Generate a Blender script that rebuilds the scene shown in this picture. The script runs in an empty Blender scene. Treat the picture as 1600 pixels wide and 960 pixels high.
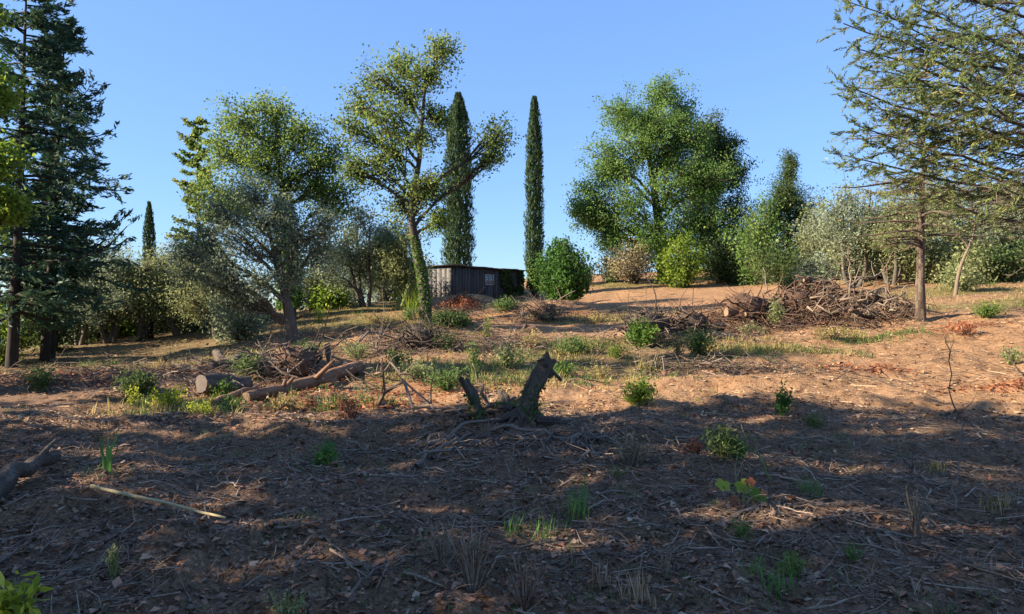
import bpy, math
import numpy as np
from math import radians, pi

# ------------------------------------------------------------------ camera, sky, sun, exposure
SC = bpy.context.scene
COL = SC.collection
F = 1165.0            # focal length in photograph pixels (1600 wide)
EYE = 1.6
cam_data = bpy.data.cameras.new('camera')
cam = bpy.data.objects.new('camera', cam_data)
COL.objects.link(cam)
cam.location = (0, 0, EYE)
cam.rotation_euler = (radians(90), 0, 0)
cam_data.sensor_width = 36.0
cam_data.lens = 36.0 * F / 1600.0
cam_data.clip_start = 0.05
cam_data.clip_end = 6000.0
SC.camera = cam

SUN_EL = radians(25.0)
SUN_AZ = radians(10.0)       # behind the camera plane; the sun stands on the left
to_sun = np.array([-math.cos(SUN_AZ) * math.cos(SUN_EL), -math.sin(SUN_AZ) * math.cos(SUN_EL), math.sin(SUN_EL)])
world = bpy.data.worlds.new('World')
SC.world = world
world.use_nodes = True
wn = world.node_tree
bg = wn.nodes['Background']
sky = wn.nodes.new('ShaderNodeTexSky')
sky.sky_type = 'NISHITA'
sky.sun_disc = False
sky.sun_elevation = SUN_EL
sky.sun_rotation = math.atan2(to_sun[0], to_sun[1])
sky.altitude = 3000
sky.air_density = 1.0
sky.dust_density = 2.0
sky.ozone_density = 4.0
# the whole sky evenly compressed, as the phone's tone curve does (same for every direction)
bw = wn.nodes.new('ShaderNodeRGBToBW'); pw = wn.nodes.new('ShaderNodeMath'); pw.operation = 'POWER'; pw.inputs[1].default_value = -0.52
vs = wn.nodes.new('ShaderNodeVectorMath'); vs.operation = 'SCALE'
wn.links.new(sky.outputs[0], bw.inputs[0]); wn.links.new(bw.outputs[0], pw.inputs[0])
wn.links.new(sky.outputs[0], vs.inputs[0]); wn.links.new(pw.outputs[0], vs.inputs['Scale'])
wn.links.new(vs.outputs[0], bg.inputs[0])
bg.inputs[1].default_value = 0.125
sun_data = bpy.data.lights.new('sun', 'SUN')
sun_data.energy = 5.0
sun_data.angle = radians(0.53)
sun_data.color = (1.0, 0.86, 0.68)
sun = bpy.data.objects.new('sun', sun_data)
COL.objects.link(sun)
from mathutils import Vector
sun.rotation_euler = Vector(to_sun).to_track_quat('Z', 'Y').to_euler()
sun.location = (-20, -10, 30)
SC.view_settings.view_transform = 'Standard'
SC.view_settings.look = 'None'
SC.view_settings.exposure = 1.7
SC.view_settings.gamma = 1.0
SC.view_settings.use_curve_mapping = False
SC.cycles.max_bounces = 6
SC.cycles.diffuse_bounces = 3
SC.cycles.glossy_bounces = 2
SC.cycles.transmission_bounces = 4
SC.cycles.transparent_max_bounces = 4

# ------------------------------------------------------------------ small maths
_seed = [100]
def newrng():
    _seed[0] += 1
    return np.random.default_rng(_seed[0])

def at(px, py, Y):
    return np.array([(px - 800.0) / F * Y, Y, EYE - (py - 480.0) / F * Y])

def hash2(ix, iy, s):
    h = np.sin(ix * 127.1 + iy * 311.7 + s * 74.7) * 43758.5453
    return h - np.floor(h)

def vnoise(x, y, s=0):
    ix, iy = np.floor(x), np.floor(y)
    fx, fy = x - ix, y - iy
    fx = fx * fx * (3 - 2 * fx); fy = fy * fy * (3 - 2 * fy)
    a = hash2(ix, iy, s); b = hash2(ix + 1, iy, s); c = hash2(ix, iy + 1, s); d = hash2(ix + 1, iy + 1, s)
    return (a * (1 - fx) + b * fx) * (1 - fy) + (c * (1 - fx) + d * fx) * fy - 0.5

def fbm(x, y, s=0, o=4):
    r = np.zeros_like(x); amp = 1.0
    for i in range(o):
        r += amp * vnoise(x * 2 ** i + 17.3 * i, y * 2 ** i - 9.1 * i, s + i)
        amp *= 0.5
    return r

def sstep(a, b, x):
    t = np.clip((x - a) / (b - a), 0, 1)
    return t * t * (3 - 2 * t)

def unit(v):
    return v / np.maximum(np.linalg.norm(v, axis=-1, keepdims=True), 1e-9)

def rand_unit(rng, n):
    return unit(rng.normal(size=(n, 3)))

# ------------------------------------------------------------------ terrain height
_ctl = [(0,960,3.9),(800,960,3.9),(1600,960,3.9),(800,800,5.8),(0,800,5.8),(1600,800,5.9),(800,700,8.3),(0,700,8.3),(1600,700,8.5),
 (800,652,10.2),(200,640,11.0),(1500,620,12.2),(1100,630,11.5),(0,592,17),(200,575,20),(330,560,21),(800,562,16.5),(1200,562,16),(1600,540,17),
 (500,540,20),(650,510,27),(664,502,28),(450,533,23),(100,558,26),(300,548,27),(520,490,31),(580,475,34),(700,474,41),(835,466,45),
 (890,482,40),(1000,520,22),(1000,490,29),(1000,465,37),(1000,442,50),(1000,431,58),(1200,512,22),(1200,462,35),(1150,446,48),
 (1440,505,20),(1600,500,19),(1600,455,27),(1500,442,32),(1300,452,34),(1350,430,42),(1600,420,38),(900,520,23),(720,520,23)]
CP = [at(*c) for c in _ctl]
CP += [np.array(p, float) for p in [(-16,0,0.1),(-16,9,0),(16,0,0),(0,-14,0),(-22,16,0),(-32,32,-.3),(-45,62,-.6),(0,72,4.2),(30,62,5.6),(44,42,5.2),
 (26,16,1.7),(-12,60,1.6),(-22,72,.4),(14,75,5.0),(0,1,0),(16,8,.2),(-60,20,-.3),(60,20,4.0),(-20,-20,.3),(25,-20,.5),(-26,45,-.4)]]
CP = np.array(CP)
def _kern(d2):
    return 0.5 * d2 * np.log(d2 + 1e-9)
def _solve():
    n = len(CP); P = CP[:, :2]
    d2 = ((P[:, None] - P[None]) ** 2).sum(-1)
    A = np.zeros((n + 3, n + 3))
    A[:n, :n] = _kern(d2) + np.eye(n) * 6.0
    A[:n, n] = 1; A[:n, n + 1:] = P
    A[n, :n] = 1; A[n + 1:, :n] = P.T
    b = np.zeros(n + 3); b[:n] = CP[:, 2]
    return np.linalg.solve(A, b)
_W = _solve()
MOUNDS = []      # x, y, sx, sy, h
def base_h(x, y):
    r = np.hypot(x, y)
    k = np.where(r > 78, 78 / np.maximum(r, 1e-6), 1.0)
    xx, yy = x * k, y * k
    out = np.full(x.shape, 0.0)
    for i in range(len(CP)):
        out += _W[i] * _kern((xx - CP[i, 0]) ** 2 + (yy - CP[i, 1]) ** 2)
    out += _W[-3] + _W[-2] * xx + _W[-1] * yy
    far = np.clip((r - 78) / 300, 0, 1)
    return out * (1 - far) + far * (-1.0)
def H(x, y):
    x = np.asarray(x, float); y = np.asarray(y, float)
    sh = x.shape
    x = np.atleast_1d(x).ravel(); y = np.atleast_1d(y).ravel()
    z = base_h(x, y)
    for (mx, my, sx, sy, h) in MOUNDS:
        z += h * np.exp(-((x - mx) / sx) ** 2 - ((y - my) / sy) ** 2)
    r = np.hypot(x, y)
    nearf = 1 - sstep(14, 30, r)
    z += fbm(x * .22, y * 1.3, 33, 3) * .14 * sstep(10, 13, y) * (1 - sstep(36, 50, r))
    z += fbm(x * .55, y * .55, 3, 3) * .13 * (1 - sstep(60, 110, r))
    z += fbm(x * 2.3, y * 2.3, 11, 3) * (.03 + .075 * nearf)
    z += np.abs(fbm(x * 7.0, y * 7.0, 23, 2)) * .085 * (1 - sstep(9, 18, r))
    return z.reshape(sh)

def ground_at(px, py):
    """the point of the ground that pixel (px, py) of the photograph looks at"""
    Y = np.exp(np.linspace(math.log(2.2), math.log(90), 900))
    x = (px - 800.0) / F * Y
    zr = EYE - (py - 480.0) / F * Y
    hz = H(x, Y)
    i = np.argmax(hz >= zr)
    if hz[i] < zr[i]:
        i = 700
    return np.array([x[i], Y[i], hz[i]])

def gz(x, y):
    return float(H(np.array([x]), np.array([y]))[0])

def on(px, Y):
    x = (px - 800.0) / F * Y
    return np.array([x, Y, gz(x, Y)])

for (px, py, Y, sx, sy, h) in [
    (800, 690, 9.3, 1.5, .5, .13), (640, 690, 9.4, 1.0, .6, .08), (990, 700, 8.6, .8, .5, .14),
    (1290, 500, 22.6, 1.9, 1.0, .42), (1205, 500, 23, 1.2, .8, .35), (1150, 505, 22, 1.1, .7, .4),
    (1010, 535, 19, 1.1, .5, .32), (1090, 530, 19.5, 1.0, .5, .30),
    (700, 530, 22.5, 1.6, .8, .40), (600, 545, 19.5, 1.6, .7, .20), (450, 590, 15.2, 1.5, .9, .25),
    (860, 500, 30, 2.6, 1.2, .45), (740, 490, 34, 1.8, 1.2, .5), (240, 620, 12.4, 1.6, .6, .12),
    (90, 600, 15.5, 2.2, .8, .16), (300, 860, 5.0, .7, .45, .10), (130, 800, 5.8, .8, .4, .10), (1090, 740, 7.0, .7, .4, .10), (1150, 640, 11, 1.6, .35, .1)]:
    MOUNDS.append(((px - 800) / F * Y, Y, sx, sy, h))

# ------------------------------------------------------------------ mesh and object helpers
MAT = {}
def link(o, parent=None):
    COL.objects.link(o)
    if parent is not None:
        o.parent = parent
    return o

def build_mesh(name, V, faces, tint=None, smooth=False, mat=None, attrs=None):
    """V (n,3); faces: list of int arrays (m,k); tint: per-face floats in the order of the faces"""
    V = np.asarray(V, np.float32)
    me = bpy.data.meshes.new(name)
    loops = np.concatenate([f.ravel() for f in faces]).astype(np.int32)
    tot = np.concatenate([np.full(len(f), f.shape[1]) for f in faces]).astype(np.int32)
    start = np.concatenate([[0], np.cumsum(tot)[:-1]]).astype(np.int32)
    me.vertices.add(len(V)); me.vertices.foreach_set('co', V.ravel())
    me.loops.add(len(loops)); me.loops.foreach_set('vertex_index', loops)
    me.polygons.add(len(tot)); me.polygons.foreach_set('loop_start', start)
    if smooth:
        me.polygons.foreach_set('use_smooth', np.ones(len(tot), bool))
    me.update(calc_edges=True)
    if tint is not None:
        a = me.attributes.new('tint', 'FLOAT', 'FACE')
        a.data.foreach_set('value', np.asarray(tint, np.float32))
    for k, v in (attrs or {}).items():
        a = me.attributes.new(k, 'FLOAT', 'POINT')
        a.data.foreach_set('value', np.asarray(v, np.float32))
    if mat:
        me.materials.append(MAT[mat] if isinstance(mat, str) else mat)
    return me

class Geo:
    """collects tubes, leaves and plates of one part"""
    def __init__(self):
        self.V = []; self.F4 = []; self.F3 = []; self.T4 = []; self.T3 = []; self.n = 0
    def add(self, V, F4=None, F3=None, tint=0.5):
        V = np.asarray(V, float).reshape(-1, 3)
        if F4 is not None and len(F4):
            self.F4.append(np.asarray(F4) + self.n)
            self.T4.append(np.broadcast_to(np.asarray(tint, float), (len(F4),)))
        if F3 is not None and len(F3):
            self.F3.append(np.asarray(F3) + self.n)
            t3 = tint if np.ndim(tint) == 0 else float(np.mean(tint))
            self.T3.append(np.full(len(F3), t3))
        self.V.append(V); self.n += len(V)
        return self
    def tubes(self, P, R, s=5, tint=None, rng=None, rough=0.0, cap=False):
        P = np.asarray(P, float); R = np.asarray(R, float)
        if P.ndim == 2:
            P = P[None]; R = R[None]
        n, k, _ = P.shape
        if n == 0: return self
        T = unit(np.gradient(P, axis=1))
        mt = unit(P[:, -1] - P[:, 0])
        ref = np.where(np.abs(mt[:, 2:3]) > .7, np.array([[1, .13, 0]]), np.array([[.07, .11, 1]]))
        A = unit(np.cross(T, ref[:, None, :])); B = np.cross(T, A)
        an = np.arange(s) / s * 2 * pi
        RR = R[:, :, None] * np.ones(s)
        if rough and rng is not None:
            RR = RR * (1 + rough * rng.normal(size=RR.shape)) * (1 + rough * .8 * rng.normal(size=(n, 1, s)))
        V = P[:, :, None, :] + RR[..., None] * (A[:, :, None, :] * np.cos(an)[:, None] + B[:, :, None, :] * np.sin(an)[:, None])
        idx = np.arange(n * k * s).reshape(n, k, s)
        a = idx[:, :-1]; b = idx[:, 1:]
        F4 = np.stack([a, np.roll(a, -1, 2), np.roll(b, -1, 2), b], -1).reshape(-1, 4)
        t = np.full(n, .5) if tint is None else np.broadcast_to(np.asarray(tint, float), (n,))
        V = V.reshape(-1, 3)
        F3 = None
        if cap:
            c0 = len(V) + np.arange(n) * 2
            V = np.concatenate([V, np.stack([P[:, 0], P[:, -1]], 1).reshape(-1, 3)])
            f = []
            for e, row in ((0, idx[:, 0]), (1, idx[:, -1])):
                r1 = np.roll(row, -1, 1)
                cc = np.broadcast_to((c0 + e)[:, None], row.shape)
                f.append(np.stack([row, cc, r1] if e == 0 else [row, r1, cc], -1).reshape(-1, 3))
            F3 = np.concatenate(f)
        return self.add(V, F4, F3, np.repeat(t, (k - 1) * s))
    def barked(self, P, R, rng, s=16, k=26, ridge=.10, knob=.10, tint=.5):
        P = spline(P, k); R = np.interp(np.linspace(0, 1, k), np.linspace(0, 1, len(R)), R)
        T = unit(np.gradient(P, axis=0)); m = unit(P[-1] - P[0])
        ref = np.array([1, .13, 0]) if abs(m[2]) > .7 else np.array([.07, .11, 1.0])
        A = unit(np.cross(T, ref)); B = np.cross(T, A); an = np.arange(s) / s * 2 * pi
        L = np.concatenate([[0], np.cumsum(np.linalg.norm(np.diff(P, axis=0), axis=1))]) / max(R.mean(), 1e-3)
        AA, LL = np.meshgrid(an, L); o = rng.random() * 50
        cx, cy = np.cos(AA), np.sin(AA)
        rr = 1 + ridge * 2 * vnoise(cx * 3.1 + o, cy * 3.1 + LL * .12, 3) + ridge * 2 * vnoise(cx * 6 + LL * .25, cy * 6 + o, 5) + knob * 2 * vnoise(cx * 1.2 + o + LL * .6, cy * 1.2 + LL * .5, 7)
        V = P[:, None] + (R[:, None] * rr)[..., None] * (A[:, None] * cx[..., None] + B[:, None] * cy[..., None])
        idx = np.arange(k * s).reshape(k, s); a = idx[:-1]; b = idx[1:]
        tt = tint + .5 * vnoise(cx[:-1] * 2 + o, cy[:-1] * 2 + LL[:-1] * .4, 9)
        self.add(V.reshape(-1, 3), np.stack([a, np.roll(a, -1, 1), np.roll(b, -1, 1), b], -1).reshape(-1, 4), None, np.clip(tt, 0, 1).ravel())
        return V, P, T
    def leaves(self, C, size, aspect, rng, dirs=None, spread=1.0, up=.4, tint=None, fold=.25, nrm=None):
        n = len(C)
        if n == 0: return self
        d = rand_unit(rng, n) if dirs is None else unit(dirs + spread * rand_unit(rng, n))
        nn = rand_unit(rng, n) + np.array([0, 0, up])
        if nrm is not None: nn = nn + nrm
        side = unit(np.cross(d, nn)); nn = np.cross(side, d)
        L = (size * (.65 + .7 * rng.random(n)))[:, None]
        W = L * aspect * .5
        v0 = C - d * L * .5; v2 = C + d * L * .5
        m = C - d * L * .05 + nn * W * fold
        V = np.stack([v0, m + side * W, v2, m - side * W], 1)
        t = rng.random(n) if tint is None else np.clip(tint, 0, 1)
        return self.add(V.reshape(-1, 3), np.arange(n * 4).reshape(n, 4), None, t)
    def box(self, c, ax, ay, az):
        c = np.asarray(c, float)
        V = [c + sx * np.asarray(ax) + sy * np.asarray(ay) + sz * np.asarray(az) for sz in (-1, 1) for sy in (-1, 1) for sx in (-1, 1)]
        Fq = [[0,2,3,1],[4,5,7,6],[0,1,5,4],[2,6,7,3],[0,4,6,2],[1,3,7,5]]
        return self.add(V, Fq, None, .5)
    def mesh(self, name, mat, origin=(0, 0, 0), smooth=False):
        V = np.concatenate(self.V) - np.asarray(origin, float)
        fs = []; t = []
        if self.F4: fs.append(np.concatenate(self.F4)); t.append(np.concatenate(self.T4))
        if self.F3: fs.append(np.concatenate(self.F3)); t.append(np.concatenate(self.T3))
        return build_mesh(name, V, fs, np.concatenate(t), smooth, mat)

class Thing:
    def __init__(self, name, label, cat, loc, group=None):
        self.o = bpy.data.objects.new(name, None)
        link(self.o); self.o.empty_display_size = .2
        self.loc = np.asarray(loc, float); self.o.location = self.loc
        self.o['label'] = label; self.o['category'] = cat
        if group: self.o['group'] = group
    def part(self, name, geo, mat, smooth=False, parent=None, label=None):
        o = bpy.data.objects.new(name, geo.mesh(name, mat, self.loc, smooth))
        link(o, parent or self.o)
        if label: o['label'] = label
        return o

def copy_thing(src, loc, rz=0, scale=1.0, label=None):
    r = src.copy(); COL.objects.link(r)
    r.location = loc; r.rotation_euler = (0, 0, rz); r.scale = (scale,) * 3
    if label: r['label'] = label
    for ch in list(src.children):
        c = ch.copy(); COL.objects.link(c); c.parent = r
        for g in list(ch.children):
            d = g.copy(); COL.objects.link(d); d.parent = c
    return r

def solo(name, label, cat, geo, mat, loc, group=None, smooth=False):
    o = bpy.data.objects.new(name, geo.mesh(name, mat, loc, smooth)); link(o)
    o.location = loc; o['label'] = label; o['category'] = cat
    if group: o['group'] = group
    return o

def stuff(name, geo, mat, label, cat):
    o = bpy.data.objects.new(name, geo.mesh(name, mat)); link(o)
    o['kind'] = 'stuff'; o['label'] = label; o['category'] = cat
    return o

def bez(P0, P1, P2, P3, t):
    """points (n,3), t (n,k) or (k,) -> (n,k,3)"""
    t = np.asarray(t, float)
    if t.ndim == 1: t = np.broadcast_to(t, (len(P0), len(t)))
    t = t[..., None]; u = 1 - t
    return P0[:, None] * u ** 3 + 3 * P1[:, None] * u * u * t + 3 * P2[:, None] * u * t * t + P3[:, None] * t ** 3

def spline(pts, k):
    pts = np.asarray(pts, float)
    if len(pts) == 2:
        return pts[0] + (pts[1] - pts[0]) * np.linspace(0, 1, k)[:, None]
    e = np.concatenate([[2 * pts[0] - pts[1]], pts, [2 * pts[-1] - pts[-2]]])
    seg = np.linspace(0, len(pts) - 1 - 1e-6, k); i = seg.astype(int); t = (seg - i)[:, None]
    p0, p1, p2, p3 = e[i], e[i + 1], e[i + 2], e[i + 3]
    return .5 * (2 * p1 + (p2 - p0) * t + (2 * p0 - 5 * p1 + 4 * p2 - p3) * t ** 2 + (3 * p1 - p0 - 3 * p2 + p3) * t ** 3)

# ------------------------------------------------------------------ materials
def nodes_of(name):
    m = bpy.data.materials.new(name); m.use_nodes = True
    nt = m.node_tree; nt.nodes.clear()
    out = nt.nodes.new('ShaderNodeOutputMaterial')
    MAT[name] = m
    return m, nt, out

def ramp(nt, cols):
    r = nt.nodes.new('ShaderNodeValToRGB')
    el = r.color_ramp.elements
    while len(el) < len(cols): el.new(0.5)
    for e, (p, c) in zip(el, cols):
        e.position = p; e.color = (*c, 1)
    return r

def leaf_mat(name, cols, trans=.3, rough=.55, spec=.3):
    m, nt, out = nodes_of(name)
    at_ = nt.nodes.new('ShaderNodeAttribute'); at_.attribute_name = 'tint'
    r = ramp(nt, cols); nt.links.new(at_.outputs['Fac'], r.inputs[0])
    p = nt.nodes.new('ShaderNodeBsdfPrincipled')
    p.inputs['Roughness'].default_value = max(rough, .6); p.inputs['Specular IOR Level'].default_value = spec * .55
    nt.links.new(r.outputs[0], p.inputs['Base Color'])
    tr = nt.nodes.new('ShaderNodeBsdfTranslucent')
    hs = nt.nodes.new('ShaderNodeHueSaturation'); hs.inputs['Value'].default_value = 1.25; hs.inputs['Hue'].default_value = .485
    nt.links.new(r.outputs[0], hs.inputs['Color']); nt.links.new(hs.outputs[0], tr.inputs[0])
    mx = nt.nodes.new('ShaderNodeMixShader'); mx.inputs[0].default_value = min(.5, trans * 1.25)
    nt.links.new(p.outputs[0], mx.inputs[1]); nt.links.new(tr.outputs[0], mx.inputs[2])
    nt.links.new(mx.outputs[0], out.inputs[0])

def bark_mat(name, cols, scale=9.0, stretch=.18, bump=.5, rough=.9, tintmix=True):
    m, nt, out = nodes_of(name)
    tc = nt.nodes.new('ShaderNodeTexCoord')
    mp = nt.nodes.new('ShaderNodeMapping'); mp.inputs['Scale'].default_value = (scale, scale, scale * stretch)
    nt.links.new(tc.outputs['Object'], mp.inputs[0])
    n1 = nt.nodes.new('ShaderNodeTexNoise'); n1.inputs['Scale'].default_value = 2.0; n1.inputs['Detail'].default_value = 6; n1.inputs['Roughness'].default_value = .65
    nt.links.new(mp.outputs[0], n1.inputs[0])
    at_ = nt.nodes.new('ShaderNodeAttribute'); at_.attribute_name = 'tint'
    ma = nt.nodes.new('ShaderNodeMath'); ma.operation = 'MULTIPLY_ADD'; ma.inputs[1].default_value = .7; 
    sub = nt.nodes.new('ShaderNodeMath'); sub.operation = 'SUBTRACT'; sub.inputs[1].default_value = .35
    nt.links.new(at_.outputs['Fac'], ma.inputs[0]); nt.links.new(n1.outputs[0], ma.inputs[2]); nt.links.new(ma.outputs[0], sub.inputs[0])
    r = ramp(nt, cols); nt.links.new(sub.outputs[0], r.inputs[0])
    p = nt.nodes.new('ShaderNodeBsdfPrincipled'); p.inputs['Roughness'].default_value = rough; p.inputs['Specular IOR Level'].default_value = .2
    nt.links.new(r.outputs[0], p.inputs['Base Color'])
    b = nt.nodes.new('ShaderNodeBump'); b.inputs['Strength'].default_value = bump; b.inputs['Distance'].default_value = .04
    nt.links.new(n1.outputs[0], b.inputs['Height']); nt.links.new(b.outputs[0], p.inputs['Normal'])
    nt.links.new(p.outputs[0], out.inputs[0])

leaf_mat('oak_leaf_old', [(0, (0.066,0.112,0.026)), (.45, (0.160,0.196,0.041)), (.8, (0.281,0.281,0.056)), (1, (0.411,0.318,0.084))], .38)
leaf_mat('oak_leaf', [(0, (0.057,0.109,0.028)), (.4, (0.138,0.213,0.052)), (.75, (0.253,0.305,0.075)), (1, (0.414,0.380,0.115))], .42)
leaf_mat('green_oak_leaf', [(0, (0.060,0.120,0.029)), (.5, (0.150,0.234,0.050)), (.85, (0.252,0.324,0.072)), (1, (0.384,0.384,0.096))], .42)
leaf_mat('broad_leaf', [(0, (.06,.125,.032)), (.5, (.145,.255,.062)), (.85, (.25,.36,.085)), (1, (.38,.40,.11))], .4)
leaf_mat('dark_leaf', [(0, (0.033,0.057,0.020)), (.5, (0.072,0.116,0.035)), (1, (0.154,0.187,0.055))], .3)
leaf_mat('olive_leaf', [(0, (0.101,0.132,0.074)), (.5, (0.223,0.270,0.162)), (1, (0.378,0.419,0.270))], .3, .6)
leaf_mat('olive_leaf_warm', [(0, (0.106,0.131,0.053)), (.5, (0.225,0.256,0.106)), (1, (0.388,0.388,0.188))], .32, .6)
leaf_mat('fir_needle', [(0, (0.026,0.063,0.043)), (.6, (0.053,0.110,0.063)), (1, (0.132,0.198,0.080))], .12)
leaf_mat('pine_needle', [(0, (.075,.115,.035)), (.5, (.16,.215,.065)), (.85, (.26,.28,.09)), (1, (.38,.31,.12))], .3)
leaf_mat('pine_needle_old', [(0, (0.066,0.104,0.042)), (.5, (0.142,0.189,0.066)), (.85, (0.246,0.255,0.095)), (1, (0.416,0.302,0.132))], .22)
leaf_mat('cypress_leaf', [(0, (0.020,0.044,0.020)), (.6, (0.048,0.085,0.034)), (1, (0.119,0.145,0.051))], .12)
leaf_mat('ivy_leaf', [(0, (0.033,0.078,0.016)), (.5, (0.085,0.169,0.026)), (1, (0.208,0.286,0.052))], .3)
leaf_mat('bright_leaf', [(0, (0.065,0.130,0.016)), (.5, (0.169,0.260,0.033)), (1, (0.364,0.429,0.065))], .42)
leaf_mat('lime_leaf', [(0, (.14,.19,.02)), (.5, (.36,.42,.04)), (1, (.62,.60,.10))], .45)
leaf_mat('glossy_leaf', [(0, (.03,.08,.016)), (.5, (.06,.15,.028)), (.9, (.12,.23,.045)), (1, (.2,.28,.07))], .3, .6)
leaf_mat('weed_leaf', [(0, (0.046,0.091,0.026)), (.5, (0.098,0.169,0.046)), (1, (0.221,0.273,0.078))], .35)
leaf_mat('blade_green', [(0, (0.052,0.156,0.033)), (.6, (0.104,0.247,0.052)), (1, (0.182,0.325,0.078))], .35)
leaf_mat('dry_grass', [(0, (0.184,0.149,0.052)), (.35, (0.253,0.230,0.069)), (.7, (0.414,0.322,0.138)), (1, (0.575,0.437,0.218))], .3)
leaf_mat('straw', [(0, (0.211,0.126,0.069)), (.5, (0.358,0.232,0.126)), (1, (0.548,0.400,0.253))], .1)
leaf_mat('litter_leaf', [(0, (.06,.035,.022)), (.4, (.16,.10,.066)), (.7, (.28,.175,.11)), (.87, (.40,.165,.085)), (1, (.48,.35,.235))], .12, .7)
leaf_mat('litter_leaf_old', [(0, (0.068,0.048,0.039)), (.4, (0.165,0.112,0.083)), (.68, (0.300,0.195,0.135)), (.86, (0.480,0.195,0.112)), (.95, (0.630,0.465,0.330)), (1, (0.750,0.660,0.570))], .12, .7)
leaf_mat('red_litter', [(0, (.16,.055,.03)), (.5, (.34,.12,.055)), (1, (.50,.24,.11))], .2, .7)
leaf_mat('rust_leaf', [(0, (0.130,0.046,0.026)), (.5, (0.260,0.098,0.046)), (1, (0.416,0.195,0.091))], .25, .7)
leaf_mat('grey_dry_leaf', [(0, (0.156,0.130,0.072)), (.5, (0.260,0.215,0.117)), (1, (0.416,0.338,0.182))], .25, .7)
leaf_mat('twig_needle', [(0, (.10,.075,.045)), (.5, (.20,.155,.09)), (1, (.33,.26,.16))], .1, .8)
leaf_mat('pale_chip', [(0, (.26,.17,.10)), (.6, (.38,.28,.18)), (1, (.50,.40,.29))], .05, .7)
bark_mat('oak_bark', [(0, (.03,.023,.018)), (.5, (.075,.058,.043)), (1, (.16,.13,.10))])
bark_mat('olive_bark', [(0, (.035,.03,.025)), (.5, (.095,.08,.062)), (1, (.20,.175,.14))])
bark_mat('dark_bark', [(0, (.012,.010,.009)), (.5, (.035,.028,.022)), (1, (.085,.07,.055))])
bark_mat('pale_bark', [(0, (0.076,0.056,0.039)), (.5, (0.167,0.125,0.087)), (1, (0.293,0.237,0.181))], 14)
bark_mat('pine_bark', [(0, (0.022,0.015,0.011)), (.42, (0.083,0.058,0.041)), (.62, (0.165,0.128,0.094)), (1, (0.300,0.247,0.195))], 22, .35, 1.0)
bark_mat('log_bark', [(0, (0.036,0.023,0.016)), (.5, (0.123,0.074,0.050)), (1, (0.268,0.165,0.108))], 12, .6, .8)
bark_mat('fresh_log', [(0, (0.075,0.039,0.022)), (.5, (0.210,0.112,0.064)), (1, (0.345,0.225,0.135))], 12, .6, .7)
bark_mat('stump_bark', [(0, (0.032,0.025,0.020)), (.5, (0.100,0.076,0.058)), (1, (0.252,0.198,0.154))], 14, .35, 1.0)
bark_mat('twig', [(0, (0.057,0.036,0.023)), (.4, (0.198,0.138,0.095)), (.75, (0.397,0.302,0.222)), (1, (0.623,0.519,0.425))], 20, 1, .2)
bark_mat('root_wood', [(0, (0.060,0.043,0.033)), (.5, (0.166,0.125,0.095)), (1, (0.321,0.255,0.202))], 16, .6, .6)
bark_mat('cut_wood', [(0, (.08,.048,.03)), (.5, (.20,.13,.08)), (1, (.34,.25,.165))], 18, .3, .3)
bark_mat('shaded_weathered_end', [(0, (.05,.038,.032)), (.5, (.12,.095,.08)), (1, (.22,.185,.16))], 18, 1, .4)  # weathered grey-brown wood, darkened further to hold the sawn log's shade
bark_mat('cane', [(0, (.22,.16,.075)), (.5, (.42,.33,.17)), (1, (.58,.49,.29))], 18, .3, .2)
bark_mat('green_stem', [(0, (.07,.10,.03)), (.5, (.16,.19,.06)), (1, (.30,.30,.12))], 18, .3, .2)
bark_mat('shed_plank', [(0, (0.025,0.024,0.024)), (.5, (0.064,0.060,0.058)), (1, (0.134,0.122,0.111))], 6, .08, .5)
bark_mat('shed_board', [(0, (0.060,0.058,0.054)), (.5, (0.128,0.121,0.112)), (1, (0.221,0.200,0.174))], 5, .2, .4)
bark_mat('shed_board_old', [(0, (0.095,0.092,0.086)), (.5, (0.178,0.167,0.151)), (1, (0.274,0.244,0.208))], 5, .2, .4)
bark_mat('roof_sheet', [(0, (.035,.027,.023)), (.5, (.09,.068,.055)), (1, (.18,.135,.105))], 5, 1, .5)
bark_mat('white_frame', [(0, (0.227,0.234,0.240)), (.5, (0.358,0.364,0.370)), (1, (0.455,0.455,0.455))], 9, .3, .2)
m, nt, out = nodes_of('pane_glass')
p = nt.nodes.new('ShaderNodeBsdfPrincipled'); p.inputs['Base Color'].default_value = (.22,.25,.28,1); p.inputs['Roughness'].default_value = .2
p.inputs['Specular IOR Level'].default_value = .8
nt.links.new(p.outputs[0], out.inputs[0])

# ground: dark mulched soil, dry orange clay, green-yellow turf, red litter, mixed by what lies where
m, nt, out = nodes_of('ground_soil')
def N(t, **kw):
    n = nt.nodes.new(t)
    for k, v in kw.items(): setattr(n, k, v)
    return n
tc = N('ShaderNodeTexCoord')
def noise(scale, detail=6, rough=.6, dist=0.0):
    n = N('ShaderNodeTexNoise'); n.inputs['Scale'].default_value = scale; n.inputs['Detail'].default_value = detail
    n.inputs['Roughness'].default_value = rough; n.inputs['Distortion'].default_value = dist
    nt.links.new(tc.outputs['Object'], n.inputs[0]); return n
def mixc(fac, a, b, mode='MIX'):
    mx = N('ShaderNodeMix', data_type='RGBA', blend_type=mode)
    nt.links.new(fac, mx.inputs['Factor'])
    nt.links.new(a, mx.inputs['A']); nt.links.new(b, mx.inputs['B'])
    return mx.outputs['Result']
nf = noise(38, 8, .7); nm = noise(9, 6, .65, .4); nl = noise(1.6, 5, .6); nx = noise(140, 3, .6)
def rampn(src, cols):
    r = ramp(nt, cols); nt.links.new(src, r.inputs[0]); return r.outputs[0]
dark = rampn(nf.outputs[0], [(.28, (.045,.025,.014)), (.5, (.215,.13,.077)), (.66, (.39,.26,.17)), (.85, (.56,.42,.31))])
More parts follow.
